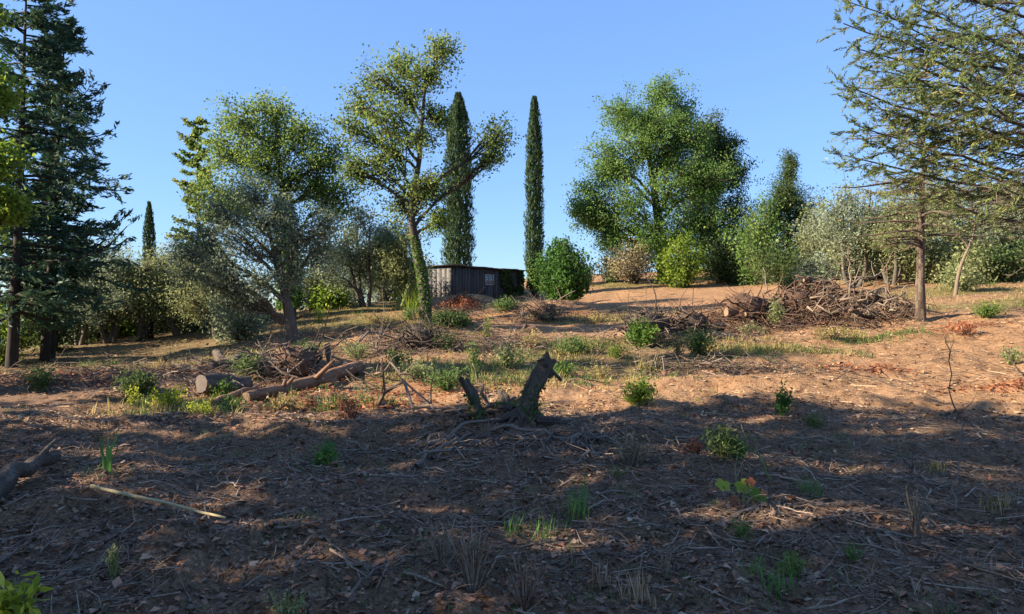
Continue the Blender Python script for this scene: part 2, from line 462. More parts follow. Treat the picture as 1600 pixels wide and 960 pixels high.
clay = rampn(nf.outputs[0], [(.22, (.15,.075,.036)), (.45, (.35,.20,.102)), (.62, (.48,.305,.165)), (.82, (.62,.45,.27))])
turf = rampn(nf.outputs[0], [(.22, (.07,.06,.022)), (.45, (.17,.145,.055)), (.62, (.27,.225,.085)), (.82, (.42,.33,.16))])
redl = rampn(nf.outputs[0], [(.22, (.10,.03,.018)), (.45, (.28,.095,.05)), (.65, (.44,.19,.10)), (.85, (.56,.33,.2))])
def attr(nm_):
    a = N('ShaderNodeAttribute'); a.attribute_name = nm_; return a.outputs['Fac']
def edge(src, nz, w=.5):
    a = N('ShaderNodeMath', operation='SUBTRACT'); nt.links.new(nz, a.inputs[0]); a.inputs[1].default_value = .5
    b = N('ShaderNodeMath', operation='MULTIPLY_ADD'); nt.links.new(a.outputs[0], b.inputs[0]); b.inputs[1].default_value = w; nt.links.new(src, b.inputs[2])
    mr = N('ShaderNodeMapRange', interpolation_type='SMOOTHSTEP'); nt.links.new(b.outputs[0], mr.inputs[0]); mr.inputs[1].default_value = .3; mr.inputs[2].default_value = .7
    return mr.outputs[0]
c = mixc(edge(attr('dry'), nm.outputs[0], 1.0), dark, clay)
c = mixc(edge(attr('turf'), nm.outputs[0], 1.4), c, turf)
c = mixc(edge(attr('red'), nm.outputs[0], 1.8), c, redl)
big = rampn(nl.outputs[0], [(.3, (.78,.76,.74)), (.7, (1.0,1.0,1.0))])
fx = N('ShaderNodeValue'); fx.outputs[0].default_value = 1.0
c = mixc(fx.outputs[0], c, big, 'MULTIPLY')
nq = noise(4.2, 6, .62, .8)
c = mixc(fx.outputs[0], c, rampn(nq.outputs[0], [(.34, (.58,.52,.47)), (.5, (.92,.90,.88)), (.66, (1.0,1.0,1.0))]), 'MULTIPLY')
p = N('ShaderNodeBsdfPrincipled'); p.inputs['Roughness'].default_value = .95; p.inputs['Specular IOR Level'].default_value = .15
nt.links.new(c, p.inputs['Base Color'])
ad = N('ShaderNodeMath', operation='MULTIPLY_ADD'); nt.links.new(nx.outputs[0], ad.inputs[0]); ad.inputs[1].default_value = .35; nt.links.new(nf.outputs[0], ad.inputs[2])
b1 = N('ShaderNodeBump'); b1.inputs['Strength'].default_value = .55; b1.inputs['Distance'].default_value = .05
nt.links.new(ad.outputs[0], b1.inputs['Height'])
b2 = N('ShaderNodeBump'); b2.inputs['Strength'].default_value = .45; b2.inputs['Distance'].default_value = .12
nt.links.new(nm.outputs[0], b2.inputs['Height']); nt.links.new(b1.outputs[0], b2.inputs['Normal'])
nt.links.new(b2.outputs[0], p.inputs['Normal'])
nt.links.new(p.outputs[0], out.inputs[0])

# ------------------------------------------------------------------ ground sheet
def patch(px, py, rx, ry):
    g = ground_at(px, py)
    return (g[0], g[1], rx, ry)
TURF = [patch(*q) for q in [(560,505,4,3),(620,520,3,2),(1040,560,2.2,1.0),(940,575,1.8,1.4),(1180,548,1.6,.5),(780,585,2.4,2.2),(680,585,2,1.5),(1330,530,2,.5),
        (1560,475,5,2),(1500,455,5,2.5),(980,445,4,3),(960,500,3,2),(860,560,2,2),(300,638,.9,.35),(480,640,1.0,.3),(560,480,4,4),(1000,540,3,1.2),
        (250,575,4,1.2),(150,570,3,1)]]
RED = [patch(*q) for q in [(600,615,2.0,.7),(540,635,1.5,.4),(1350,580,1.3,.45),(1500,515,1.5,.5),(1590,600,1,.4),(120,600,1.5,.5),(660,600,1.0,.5),
        (720,500,2,1),(900,490,2.5,1.0)]]
DARKP = [patch(*q) for q in [(600,545,2.6,1.3),(720,530,2.2,1.2),(560,520,2.5,1.2),(860,498,3,1.0),(450,565,2,1.6),(1050,532,2,.8),(380,600,2.0,1.0),(1120,575,2.2,.5),(800,545,1.5,1.0),(1290,505,2.5,1.0),(740,487,2.5,1.0),(90,600,2.5,.8),(240,590,2.0,1.0)]]
def fields(x, y):
    n = fbm(x * .5, y * .5, 41, 3)
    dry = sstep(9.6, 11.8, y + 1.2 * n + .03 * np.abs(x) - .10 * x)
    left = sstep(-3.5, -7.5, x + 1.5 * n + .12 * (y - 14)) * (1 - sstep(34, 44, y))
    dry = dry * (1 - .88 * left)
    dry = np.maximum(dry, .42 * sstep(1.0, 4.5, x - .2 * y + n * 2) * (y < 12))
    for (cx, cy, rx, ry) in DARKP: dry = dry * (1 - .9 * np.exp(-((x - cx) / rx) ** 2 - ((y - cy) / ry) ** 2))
    turf = np.zeros_like(x); red = np.zeros_like(x)
    for (cx, cy, rx, ry) in TURF: turf = np.maximum(turf, .75 * np.exp(-((x - cx) / rx) ** 2 - ((y - cy) / ry) ** 2))
    for (cx, cy, rx, ry) in RED: red = np.maximum(red, .5 * np.exp(-((x - cx) / rx) ** 2 - ((y - cy) / ry) ** 2))
    turf = np.maximum(turf, .55 * sstep(50, 70, np.hypot(x, y)))
    turf = np.maximum(turf, .5 * sstep(-4, -9, x) * sstep(17, 22, y))
    return dry, turf, red

def make_ground():
    a_in = np.radians(np.linspace(-46, 46, 420))
    a_out = np.radians(np.linspace(46, 314, 92)[1:-1])
    ang = np.concatenate([a_in, a_out])
    rad = np.concatenate([[.4, 1.0, 1.8], np.exp(np.linspace(math.log(2.6), math.log(80), 270)), np.exp(np.linspace(math.log(84), math.log(4500), 34))])
    A, R = np.meshgrid(ang, rad)
    x = (R * np.sin(A)).ravel(); y = (R * np.cos(A)).ravel()
    z = H(x, y)
    V = np.stack([x, y, z], 1)
    na, nr = len(ang), len(rad)
    idx = np.arange(na * nr).reshape(nr, na)
    a = idx[:-1]; b = idx[1:]
    F4 = np.stack([a, np.roll(a, -1, 1), np.roll(b, -1, 1), b], -1).reshape(-1, 4)[:, ::-1]
    c = len(V); V = np.concatenate([V, [[0, 0, gz(0, 0)]]])
    F3 = np.stack([np.full(na, c), np.roll(idx[0], -1), idx[0]], -1)
    X, Yy = V[:, 0], V[:, 1]
    d, t, r = fields(X, Yy)
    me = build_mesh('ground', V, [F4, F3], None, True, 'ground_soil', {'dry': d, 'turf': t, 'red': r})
    o = bpy.data.objects.new('ground', me); link(o); o['kind'] = 'structure'
    o['label'] = 'cleared sloping ground of dark mulched soil and dry orange clay'
make_ground()

# ------------------------------------------------------------------ tree builders
def px_lobes(lobes, Y, grow_k=1.0):
    out = []
    for l in lobes:
        px, py, rx, ry = l[:4]; dY = l[4] if len(l) > 4 else 0.0
        k = Y / F
        c = at(px, py, Y + dY)
        rx *= grow_k; ry *= grow_k
        out.append((c, np.array([rx * k, (rx + ry) * .5 * k, ry * k])))
    return out

def grow(trunkP, trunkR, lobes, rng, nsub=16, nclump=4, nleaf=22, sigma=.28, leaf=.12, aspect=.55, up=.4, shell=.45,
         twig_r=.012, droop=0.0, branch_r=.35, dens=1.0, wild=.15, umin=.18):
    """trunk polyline + crown lobes -> (trunk geo, branch geo, crown geo)"""
    gt, gb, gc = Geo(), Geo(), Geo()
    k = 16
    TP = spline(trunkP, k); TR = np.interp(np.linspace(0, 1, k), np.linspace(0, 1, len(trunkR)), trunkR)
    gt.tubes(TP, TR, 9, .5, rng, .05)
    seglen = np.concatenate([[0], np.cumsum(np.linalg.norm(np.diff(TP, axis=0), axis=1))]); U = seglen / seglen[-1]
    TT = unit(np.gradient(TP, axis=0))
    for (c, r) in lobes:
        dh = np.linalg.norm(c[:2] - TP[:, :2], axis=1)
        want = c[2] - .75 * dh - .25 * r[2]
        u = U[np.argmin(np.abs(TP[:, 2] - want) + .3 * dh)]
        u = float(np.clip(u + rng.normal() * .04, umin, .98))
        p0 = np.array([np.interp(u, U, TP[:, j]) for j in range(3)]); tt = unit(np.array([np.interp(u, U, TT[:, j]) for j in range(3)]))
        r0 = float(np.interp(u, U, TR))
        p3 = c + np.array([0, 0, .25 * r[2]]); L = np.linalg.norm(p3 - p0) + 1e-6; d = (p3 - p0) / L
        p1 = p0 + unit(tt * .5 + d * .7) * L * .35
        p2 = p3 - unit(d + np.array([0, 0, .5])) * L * .28 + rng.normal(size=3) * L * .07
        tt_ = np.linspace(0, 1, 9)
        lp = bez(p0[None], p1[None], p2[None], p3[None], tt_)
        lp[0, 1:-1] += rng.normal(size=(7, 3)) * L * .018
        rb = min(r0 * .62, branch_r * np.mean(r) * .16 + .02)
        gb.tubes(lp, (rb * (1 - .8 * tt_))[None] + .006, 6, .5)
        # sub-branches
        n = max(4, int(nsub * dens))
        ts = .25 + .75 * rng.random(n)
        s0 = np.stack([np.interp(ts, tt_, lp[0, :, j]) for j in range(3)], 1)
        q = rand_unit(rng, n) * (rng.random((n, 1)) ** shell)
        q *= 1 + wild * rng.normal(size=(n, 1))
        e = c + q * r; e[:, 2] -= droop * np.abs(q[:, 0]) * r[2]
        Ls = np.linalg.norm(e - s0, axis=1, keepdims=True)
        b1 = s0 + (e - s0) * .35 + rng.normal(size=(n, 3)) * Ls * .12
        b2 = s0 + (e - s0) * .7 + rng.normal(size=(n, 3)) * Ls * .10 + np.array([0, 0, .08]) * Ls
        tk = np.linspace(0, 1, 5)
        gb.tubes(bez(s0, b1, b2, e, tk), np.outer(twig_r * (1.0 + .8 * rng.random(n)), np.linspace(1.3, .45, 5)), 4, .4 + .2 * rng.random(n))
        # clumps with their twigs
        m = n * nclump
        tcl = np.tile(np.linspace(.5, 1.0, nclump), (n, 1)) + rng.normal(size=(n, nclump)) * .06
        cs = bez(s0, b1, b2, e, np.clip(tcl, .2, 1)).reshape(-1, 3)
        cc = cs + rng.normal(size=(m, 3)) * np.minimum(r.mean() * .22, sigma * 1.5)
        tw = np.stack([cs, cc], 1)
        gb.tubes(tw, np.outer(np.full(m, twig_r * .55), [1, .4]), 3, .3 + .4 * rng.random(m))
        nl = rng.poisson(nleaf, m)
        rep = np.repeat(np.arange(m), nl)
        C = cc[rep] + rng.normal(size=(len(rep), 3)) * sigma * np.array([1, 1, .75])
        ct = rng.normal(size=m) * .16
        gc.leaves(C, leaf, aspect, rng, up=up, tint=.42 + ct[rep] + .11 * rng.normal(size=len(rep)))
    return gt, gb, gc, TP, TR

def ivy_on(TP, TR, rng, n, z0, z1, leaf=.12, puff=.12):
    g = Geo()
    t = rng.random(n); Z = z0 + (z1 - z0) * t
    u = np.interp(Z, TP[:, 2], np.linspace(0, 1, len(TP)))
    x = np.interp(u, np.linspace(0, 1, len(TP)), TP[:, 0]); y = np.interp(u, np.linspace(0, 1, len(TP)), TP[:, 1])
    r = np.interp(u, np.linspace(0, 1, len(TP)), TR)
    a = rng.random(n) * 2 * pi
    lump = 1 + .6 * vnoise(a * 2.2, Z * 1.7, 5) + .6 * vnoise(a * 4, Z * 4, 8)
    rr = r + puff * lump * (rng.random(n) ** .6)
    C = np.stack([x + rr * np.cos(a), y + rr * np.sin(a), Z], 1)
    nr = np.stack([np.cos(a), np.sin(a), np.full(n, .3)], 1)
    g.leaves(C, leaf, .8, rng, nrm=nr * 2.0, tint=.5 + .2 * rng.normal(size=n))
    return g

def broad_tree(name, label, px, Y, trunk, rad, lobes, mat='oak_leaf', bark='oak_bark', ivy=None, group=None, cat='tree', puff=1.0, **kw):
    rng = newrng()
    b = on(px, Y)
    tp = [b - np.array([0, 0, .15])] + [at(q[0], q[1], Y + (q[2] if len(q) > 2 else 0)) for q in trunk]
    gt, gb, gc, TP, TR = grow(tp, rad, px_lobes(lobes, Y, puff), rng, **kw)
    t = Thing(name, label, cat, b, group)
    tr = t.part('trunk', gt, bark, True)
    t.part('branches', gb, bark)
    t.part('crown', gc, mat)
    if ivy:
        t.part('ivy', ivy_on(TP, TR, rng, ivy[0], b[2] + ivy[1], b[2] + ivy[2], ivy[3] if len(ivy) > 3 else .12, ivy[4] if len(ivy) > 4 else .14), 'ivy_leaf', parent=tr)
    return t

def olive(name, label, px, Y, top, half, low, mat='olive_leaf', bark='olive_bark', seed_lean=0, group=None, stems=3, dens=1.0, leaf=.10, cat='tree', clear=.3, nleaf=26):
    """multi-stemmed fine-leaved tree: crown from py=low to py=top, half width in px"""
    rng = newrng(); b = on(px, Y); k = Y / F
    t = Thing(name, label, cat, b, group)
    ztop = at(px, top, Y)[2]; zlow = at(px, low, Y)[2]
    gt, gb, gc = Geo(), Geo(), Geo()
    W = half * k
    for s in range(stems):
        a = rng.random() * 2 * pi; off = .12 * np.array([math.cos(a), math.sin(a), 0])
        spread = W * (.25 + .45 * rng.random())
        d = np.array([math.cos(a + rng.normal() * .3), math.sin(a) * .8, 0])
        p = [b + off - np.array([0, 0, .12]), b + off * 2 + d * spread * .3 + np.array([0, 0, (zlow - b[2]) * .6 + .25]),
             b + d * spread * .7 + np.array([seed_lean, 0, (zlow - b[2]) + .25 * (ztop - zlow)]), b + d * spread + np.array([seed_lean * 1.5, 0, (zlow - b[2]) + .7 * (ztop - zlow)])]
        nl = max(3, int(round(10 / stems)) + 1)
        lob = []
        for i in range(nl):
            ph = rng.random() * 2 * pi; rr = W * (.1 + .8 * rng.random())
            c = b + np.array([math.cos(ph) * rr + seed_lean, math.sin(ph) * rr * .8, 0]) * (1.0) + d * spread * .25
            hz = rng.random()
            c[2] = zlow + (ztop - zlow) * (.05 + .80 * hz * (1 - .3 * (rr / W)))
            q_ = .32 + .30 * rng.random(); lob.append((c, np.array([W * q_, W * q_, (ztop - zlow) * (.2 + .18 * rng.random())])))
        g1, g2, g3, _, _ = grow(p, [.13 * k * 40 * .8, .085 * k * 40 * .8, .05, .03], lob, rng, nsub=12, nclump=4, nleaf=nleaf * .6, sigma=.22, leaf=leaf * 1.15, aspect=.4, up=.2, twig_r=.009, dens=dens, wild=.3, shell=.6)
        for A, B in ((gt, g1), (gb, g2), (gc, g3)):
            for v, f4, f3, t4, t3 in [(B.V, B.F4, B.F3, B.T4, B.T3)]:
                n0 = A.n
                A.V += v; A.F4 += [q + n0 for q in f4]; A.F3 += [q + n0 for q in f3]; A.T4 += t4; A.T3 += t3; A.n += B.n
    t.part('trunk', gt, bark, True); t.part('branches', gb, bark); t.part('crown', gc, mat)
    return t

def conifer(name, label, px, Y, top, lean=0.0, spread=2.2, f0=.12, nb=100, mat='fir_needle', bark='dark_bark', r0=.2, needle=.2, group=None,
            nlet=14, nneed=11, shape=.8, droop=.25, rise=.25, bare=0.0, irregular=.35, b=None, h=None, cat='tree', side=None, aspect=.26):
    rng = newrng(); b = on(px, Y) if b is None else b
    h = at(px, top, Y)[2] - b[2] if h is None else h
    t = Thing(name, label, cat, b, group)
    kk = np.linspace(0, 1, 12)
    TP = b + np.stack([lean * kk, .05 * np.sin(kk * 5), h * kk], 1); TP[0, 2] -= .15
    gt, gb, gc = Geo(), Geo(), Geo()
    if bark == 'pine_bark': gt.barked(TP, r0 * ((1 - kk) ** 1.5 * .97 + .03), rng, 12, 40, .10, .06)
    else: gt.tubes(TP, r0 * (1 - .93 * kk), 9, .5, rng, .05)
    f = f0 + (1 - f0) * (np.arange(nb) + rng.random(nb)) / nb
    az = rng.random(nb) * 2 * pi
    if side is not None: az = side[0] + side[1] * (rng.random(nb) - .5) * 2
    L = spread * np.clip((1 - f) ** shape * (1 - .45 * np.clip((.25 - f) / .25, 0, 1)), .07, 1) * np.clip(1 + irregular * rng.normal(size=nb), .3, 1.6)
    d = np.stack([np.cos(az), np.sin(az), np.zeros(nb)], 1)
    P0 = np.stack([np.interp(f, kk, TP[:, j]) for j in range(3)], 1)
    up = np.array([0, 0, 1.0])
    Lc = L[:, None]; dr = droop * (1 - f[:, None]) * (1 + .4 * rng.normal(size=(nb, 1)))
    P1 = P0 + d * Lc * .35 + up * Lc * (.10 - .2 * dr)
    P2 = P0 + d * Lc * .7 - up * Lc * dr
    P3 = P0 + d * Lc + up * Lc * (rise * (1 + .5 * rng.normal(size=(nb, 1))) - dr)
    tk = np.linspace(0, 1, 7)
    gb.tubes(bez(P0, P1, P2, P3, tk), (.012 + .013 * L)[:, None] * np.linspace(1, .25, 7), 5, .3 + .4 * rng.random(nb))
    tl = np.tile(np.linspace(.18, 1, nlet), (nb, 1)) + rng.normal(size=(nb, nlet)) * .03
    S = bez(P0, P1, P2, P3, np.clip(tl, .1, 1)); S2 = bez(P0, P1, P2, P3, np.clip(tl + .05, .12, 1.05))
    T = unit(S2 - S + 1e-6)
    sgn = np.where(rng.random((nb, nlet, 1)) < .5, -1, 1)
    sd = unit(np.cross(T, up)) * sgn
    D = unit(T * .75 + sd * (.7 + .3 * rng.random((nb, nlet, 1))) + up * rng.normal(size=(nb, nlet, 1)) * .25 - up * .12)
    ll = (.10 + .34 * L[:, None] * (1.1 - .75 * tl) * (.5 + .8 * rng.random((nb, nlet))))
    E = S + D * ll[..., None] - up * (ll ** 2 * .12)[..., None]
    S = S.reshape(-1, 3); E = E.reshape(-1, 3); D = D.reshape(-1, 3)
    n = len(S)
    gb.tubes(np.stack([S, (S + E) * .5 + rng.normal(size=(n, 3)) * .02, E], 1), np.outer(np.full(n, .007), [1, .8, .4]), 3, .3 + .5 * rng.random(n))
    keep = rng.random(n) >= bare * (1.4 - tl.ravel())
    cnt = np.where(keep, rng.poisson(nneed * (.6 + 1.2 * ll.ravel()), n), 0)
    rep = np.repeat(np.arange(n), cnt)
    q = rng.random(len(rep))[:, None] ** .7
    C = S[rep] + (E - S)[rep] * q + rng.normal(size=(len(rep), 3)) * .045
    ct = rng.normal(size=nb) * .14
    gc.leaves(C, needle, aspect, rng, dirs=D[rep] * 1.1 + np.array([0, 0, .1]), spread=.7, up=.3, tint=.42 + np.repeat(ct, nlet)[rep] + .2 * rng.normal(size=len(rep)))
    t.part('trunk', gt, bark, True); t.part('branches', gb, bark); t.part('crown', gc, mat)
    return t

def cypress(name, label, px, Y, top, wpx, n=15000, mat='cypress_leaf', low=None, foot=.4, leaf=.2, lean=0, rag=.3, ivy=None, group=None):
    rng = newrng(); b = on(px, Y); k = Y / F
    ztop = at(px, top, Y)[2]; h = ztop - b[2]; R = wpx * k * .5
    z0 = b[2] + foot if low is None else at(px, low, Y)[2]
    t = Thing(name, label, 'cypress', b, group)
    gt, gc = Geo(), Geo()
    kk = np.linspace(0, 1, 8)
    TP = b + np.stack([lean * kk, 0 * kk, h * .97 * kk - .12], 1)
    gt.tubes(TP, .18 * (1 - .9 * kk) + .01, 8, .5, rng, .05)
    f = rng.random(n) ** .92
    a = rng.random(n) * 2 * pi
    prof = np.clip(np.minimum((f + .02) * 7, 1), 0, 1) ** .5 * np.clip((1.02 - f) * 4.2, 0, 1) ** .6 * (1 - .25 * f)
    lump = 1 + rag * 2 * vnoise(a * 2.4 + 7 * np.sin(a), f * h * .9, 3) + rag * 1.6 * vnoise(np.cos(a) * 5, f * h * 2.6 + np.sin(a) * 5, 4)
    rr = R * prof * lump * (.45 + .6 * rng.random(n) ** .5)
    C = np.stack([b[0] + lean * f + rr * np.cos(a), b[1] + rr * np.sin(a), z0 + f * (ztop - z0)], 1)
    dirs = np.stack([np.cos(a) * .45, np.sin(a) * .45, np.full(n, 1.0)], 1)
    gc.leaves(C, leaf, .34, rng, dirs=dirs, spread=.35, up=0, nrm=np.stack([np.cos(a), np.sin(a), 0 * a], 1) * 1.5, tint=.45 + .3 * vnoise(a * 3, f * h * 2, 9) + .2 * rng.normal(size=n))
    tr = t.part('trunk', gt, 'dark_bark', True); t.part('crown', gc, mat)
    if ivy: t.part('ivy', ivy_on(TP, np.linspace(.3, .2, 8), rng, ivy[0], b[2] + ivy[1], b[2] + ivy[2], .14, .25), 'ivy_leaf', parent=tr)
    return t

def bush(name, label, px, Y, top, half, base=None, mat='dark_leaf', bark='olive_bark', n=60, nleaf=40, leaf=.10, aspect=.6, sigma=.16, squash=1.0, group=None, cat='bush', shell=.5, up=.4, depth=None, hmin=.0, rng=None):
    rng = rng or newrng(); b = on(px, Y) if base is None else base
    Y = b[1]; k = Y / F
    h = max(.15, at(px, top, Y)[2] - b[2]); W = half * k; D = (depth or W)
    t = Thing(name, label, cat, b, group)
    gb, gc = Geo(), Geo()
    q = rand_unit(rng, n) * rng.random((n, 1)) ** shell
    q[:, 2] = np.abs(q[:, 2]) if squash < 0 else q[:, 2]
    zz = hmin + (q[:, 2] * .5 + .5) * (1 - hmin)
    wob = 1 + .18 * rng.normal(size=n)
    e = b + np.stack([q[:, 0] * W * wob, q[:, 1] * D * wob, zz * h * .92], 1)
    s0 = b + np.stack([q[:, 0] * W * .12, q[:, 1] * D * .12, np.full(n, -.05)], 1)
    s0 = s0.astype(float)
    m1 = s0 + (e - s0) * np.array([.3, .3, .5]); m2 = s0 + (e - s0) * np.array([.7, .7, .85])
    gb.tubes(bez(s0, m1, m2, e, np.linspace(0, 1, 4)), np.outer(.006 + .006 * h * rng.random(n), np.linspace(1.2, .4, 4)), 3, .3 + .4 * rng.random(n))
    nl = rng.poisson(nleaf, n); rep = np.repeat(np.arange(n), nl)
    back = rng.random(len(rep)) ** 2 * .4
    C = e[rep] + (s0 - e)[rep] * back[:, None] + rng.normal(size=(len(rep), 3)) * sigma
    C[:, 2] = np.maximum(C[:, 2], H(C[:, 0], C[:, 1]) + .01)
    ct = rng.normal(size=n) * .17
    gc.leaves(C, leaf, aspect, rng, up=up, tint=.42 + ct[rep] + .12 * rng.normal(size=len(rep)))
    t.part('stems', gb, bark); t.part('foliage', gc, mat)
    return t

# ------------------------------------------------------------------ trees, from the left edge to the right
conifer('fir_tree', 'tall dark fir cut by the top left corner', 18, 21.5, -60, lean=.5, spread=2.4, nb=140, r0=.16, f0=.12, shape=.5)
conifer('fir_tree', 'dark fir with pointed top standing right of the taller corner fir', 68, 24, 32, lean=.75, spread=2.35, nb=150, r0=.14, f0=.16, shape=.62, irregular=.36)
conifer('fir_tree', 'slim second trunk close beside the pointed dark fir', 82, 24.8, 215, lean=.1, spread=1.6, nb=50, r0=.09, f0=.25)
broad_tree('oak_tree', 'yellow-green leafy tree reaching in at the left edge before the firs', -150, 13.5,
    [(-150,470),(-130,330),(-110,180),(-100,40)], [.2,.15,.1,.04],
    [(-30,110,50,45),(5,150,32,25),(0,250,38,30,-.5),(15,320,28,22),(-60,220,50,50),(-120,120,70,60),(-180,200,70,60),(-140,20,70,50),(-40,370,45,30,.5),(-90,-40,60,50),(-60,20,50,40,.4)],
    'bright_leaf', nsub=18, nclump=5, nleaf=12, leaf=.11, sigma=.15, wild=.2)  # lighter leaf colour stands in for sun its visible side misses
bush('shrub', 'bright green shrub at the left edge under the firs', 5, 23, 470, 45, mat='bright_leaf', n=50, nleaf=45)
olive('olive_tree', 'thin-stemmed dusty olive tree just right of the fir trunks', 122, 30, 405, 50, 500, stems=2)
olive('olive_tree', 'dark low olive tree with twin stems left of the thin cypress', 172, 30, 385, 58, 495, stems=3)
olive('olive_tree', 'pale olive tree with stout stem beside the thin cypress', 214, 30.5, 372, 58, 480, 'olive_leaf_warm', stems=3)
olive('olive_tree', 'warm-toned olive tree right of the thin cypress', 282, 30.5, 380, 62, 490, 'olive_leaf_warm', stems=3)
olive('olive_tree', 'reddish twiggy olive tree left of the big grey olive', 338, 29, 388, 52, 500, 'olive_leaf_warm', stems=3)
olive('olive_tree', 'pale olive filling the gap under the ivy-grown spire', 300, 34, 372, 55, 470, 'olive_leaf', stems=3)
olive('olive_tree', 'grey olive standing behind the dark twin-stemmed olive', 165, 34, 395, 60, 480, 'olive_leaf', stems=3)
cypress('cypress_tree', 'small thin cypress rising out of the olive row', 233, 31.5, 316, 20, n=4500, low=520, leaf=.13, rag=.25)
conifer('ivy_spire', 'narrow ivy-grown conifer spire left of the round leafy oak', 310, 33, 188, spread=.95, nb=85, mat='oak_leaf', r0=.16, f0=.12, shape=.3, needle=.12, nlet=9, nneed=24, aspect=.65, droop=.1)
broad_tree('oak_tree', 'round leafy green oak behind the big grey olive', 452, 31, [(452,430),(446,350),(438,270),(432,200)], [.30,.24,.17,.10,.05],
    [(372,190,40,34),(425,178,46,32,.5),(478,208,40,36),(340,238,32,36),(398,255,46,42,-.8),(455,285,46,40),(518,245,36,32),(335,305,34,40),(535,305,28,36),(500,290,30,28,.8),(430,225,45,40,.9),(375,320,38,34)],
    'green_oak_leaf', nsub=26, nclump=5, nleaf=18, leaf=.12, sigma=.21, shell=.62, wild=.12, puff=1.12, ivy=(3600, .5, 5.2, .14, .28))
broad_tree('olive_tree', 'big grey-green olive with leaning dark trunk in the left middle', 456, 22.5, [(452,490),(440,440),(425,380),(415,330)], [.24,.17,.10,.06,.03],
    [(400,305,38,30),(345,330,34,34),(440,330,36,34),(375,375,42,36,-.6),(315,375,30,34,.4),(470,375,32,36),(425,400,42,36,.7),(340,425,36,34,-.5),(300,430,28,28),(500,390,26,34,.5),(515,350,20,28),(395,440,40,32,-.8),(455,430,34,30),(360,470,30,26,.5),(415,350,36,34,-.4),(290,395,26,30)],
    'olive_leaf', 'olive_bark', nsub=17, nclump=5, nleaf=17, leaf=.095, aspect=.4, sigma=.17, wild=.28, shell=.6, umin=.12, branch_r=.5)
olive('olive_tree', 'silvery olive tree between the big olive and the central oak', 572, 33, 318, 72, 440, 'olive_leaf', stems=3, dens=1.2, leaf=.12)
olive('olive_tree', 'thin ivy-grown olive close left of the central oak trunk', 622, 31.5, 345, 45, 440, 'olive_leaf_warm', bark='green_stem', stems=2, leaf=.11)
olive('olive_tree', 'shadowed olive tree left of the shed', 605, 40, 370, 60, 450, 'olive_leaf', stems=3, leaf=.13)
broad_tree('oak_tree', 'tall sparse yellowing oak with ivy on its trunk in the centre', 666, 28, [(661,440),(650,385),(643,330),(655,250),(661,170),(668,105)], [.23,.19,.165,.11,.085,.055,.03],
    [(583,125,34,42),(600,185,42,38,-.6),(692,78,30,32),(545,205,30,32),(640,150,34,34,.6),(590,262,48,38),(655,215,42,40,-.7),(545,265,24,24),(628,318,34,34,.5),(782,210,28,24),(770,243,30,12),(612,232,36,36),(690,345,22,18),(688,190,22,24,.5),(655,290,36,36,-.5),(625,105,28,28,.4),(665,125,28,30,-.4),(560,165,26,28,.3),(675,300,24,26,.4)],
    'oak_leaf', nsub=26, nclump=5, nleaf=9, leaf=.115, sigma=.18, shell=.65, wild=.12, puff=1.1, ivy=(1100, .1, 3.2, .08, .035), branch_r=.5, umin=.34)
cypress('cypress_tree', 'thick dark columnar cypress behind the shed', 716, 50, 146, 46, n=17000, leaf=.24)
cypress('cypress_tree', 'slender dark columnar cypress beside the round glossy bush', 835, 46, 152, 28, n=13000, leaf=.2, ivy=(700, .2, 2.6))
bush('round_bush', 'round dark glossy bush in front of the slender cypress', 880, 40, 362, 40, mat='glossy_leaf', n=420, nleaf=34, leaf=.15, aspect=.62, sigma=.16, shell=.28, cat='bush', depth=1.6)
bush('shrub', 'pale shrub peeking behind the glossy bush', 918, 47, 398, 16, mat='olive_leaf_warm', n=30, nleaf=40)
BIGL = dict(nsub=29, nclump=5, nleaf=24, leaf=.155, sigma=.25, twig_r=.018, shell=.52, wild=.12, puff=1.1)
broad_tree('leafy_tree', 'big bright leafy tree with many upright limbs on the slope', 1035, 52, [(1032,380),(1022,300),(1012,220),(1015,170)], [.42,.34,.24,.14,.06],
    [(1038,150,34,36),(972,180,36,40),(1005,230,46,46,-1),(938,250,30,40),(1062,215,38,46,-.5),(918,305,32,28),(975,315,48,42,-1),(1050,305,48,46,-1.2),(925,345,30,22),(1000,190,36,40,1),(1020,360,50,34,-1.2),(960,260,36,36,.5),(1085,270,34,40,-1),(1040,250,40,44,1),(995,395,46,26,-.6),(948,372,32,24),(1060,375,42,40,-1),(1070,180,26,34,.6),(1020,200,36,36,-.8),(905,330,22,18),(1092,215,28,34,-.6),(1122,275,34,36,-1.2),(1120,340,34,36,-1.2)],
    'broad_leaf', **BIGL)
broad_tree('leafy_tree', 'darker leafy tree leaning out right of the big bright one', 1120, 55, [(1118,380),(1112,310),(1108,240)], [.36,.3,.2,.08],
    [(1104,200,18,34),(1122,225,30,30),(1145,275,28,40),(1110,300,42,46),(1150,335,26,44),(1100,370,40,44,-1),(1135,395,42,40,-1),(1085,330,36,36),(1112,255,34,34,.5),(1160,385,26,40,-.6),(1095,285,34,34,-.6),(1135,240,24,28)],
    'dark_leaf', **BIGL)
bush('ivy_bush', 'bright yellow-green ivy mound under the big leafy tree', 1062, 47, 352, 42, mat='bright_leaf', n=130, nleaf=48, leaf=.16, sigma=.2, shell=.35)
bush('shrub', 'grey dry shrub with tan patch left under the big leafy tree', 990, 50, 365, 46, mat='grey_dry_leaf', n=90, nleaf=40, leaf=.14, sigma=.25)
bush('shrub', 'pale olive-coloured shrub at the foot of the big leafy tree', 955, 52, 385, 30, mat='olive_leaf_warm', n=60, nleaf=40, leaf=.14, sigma=.25)
bush('shrub', 'low dark shrub on the skyline left of the grey dry shrub', 958, 51, 418, 14, mat='dark_leaf', n=25, nleaf=35, leaf=.14)
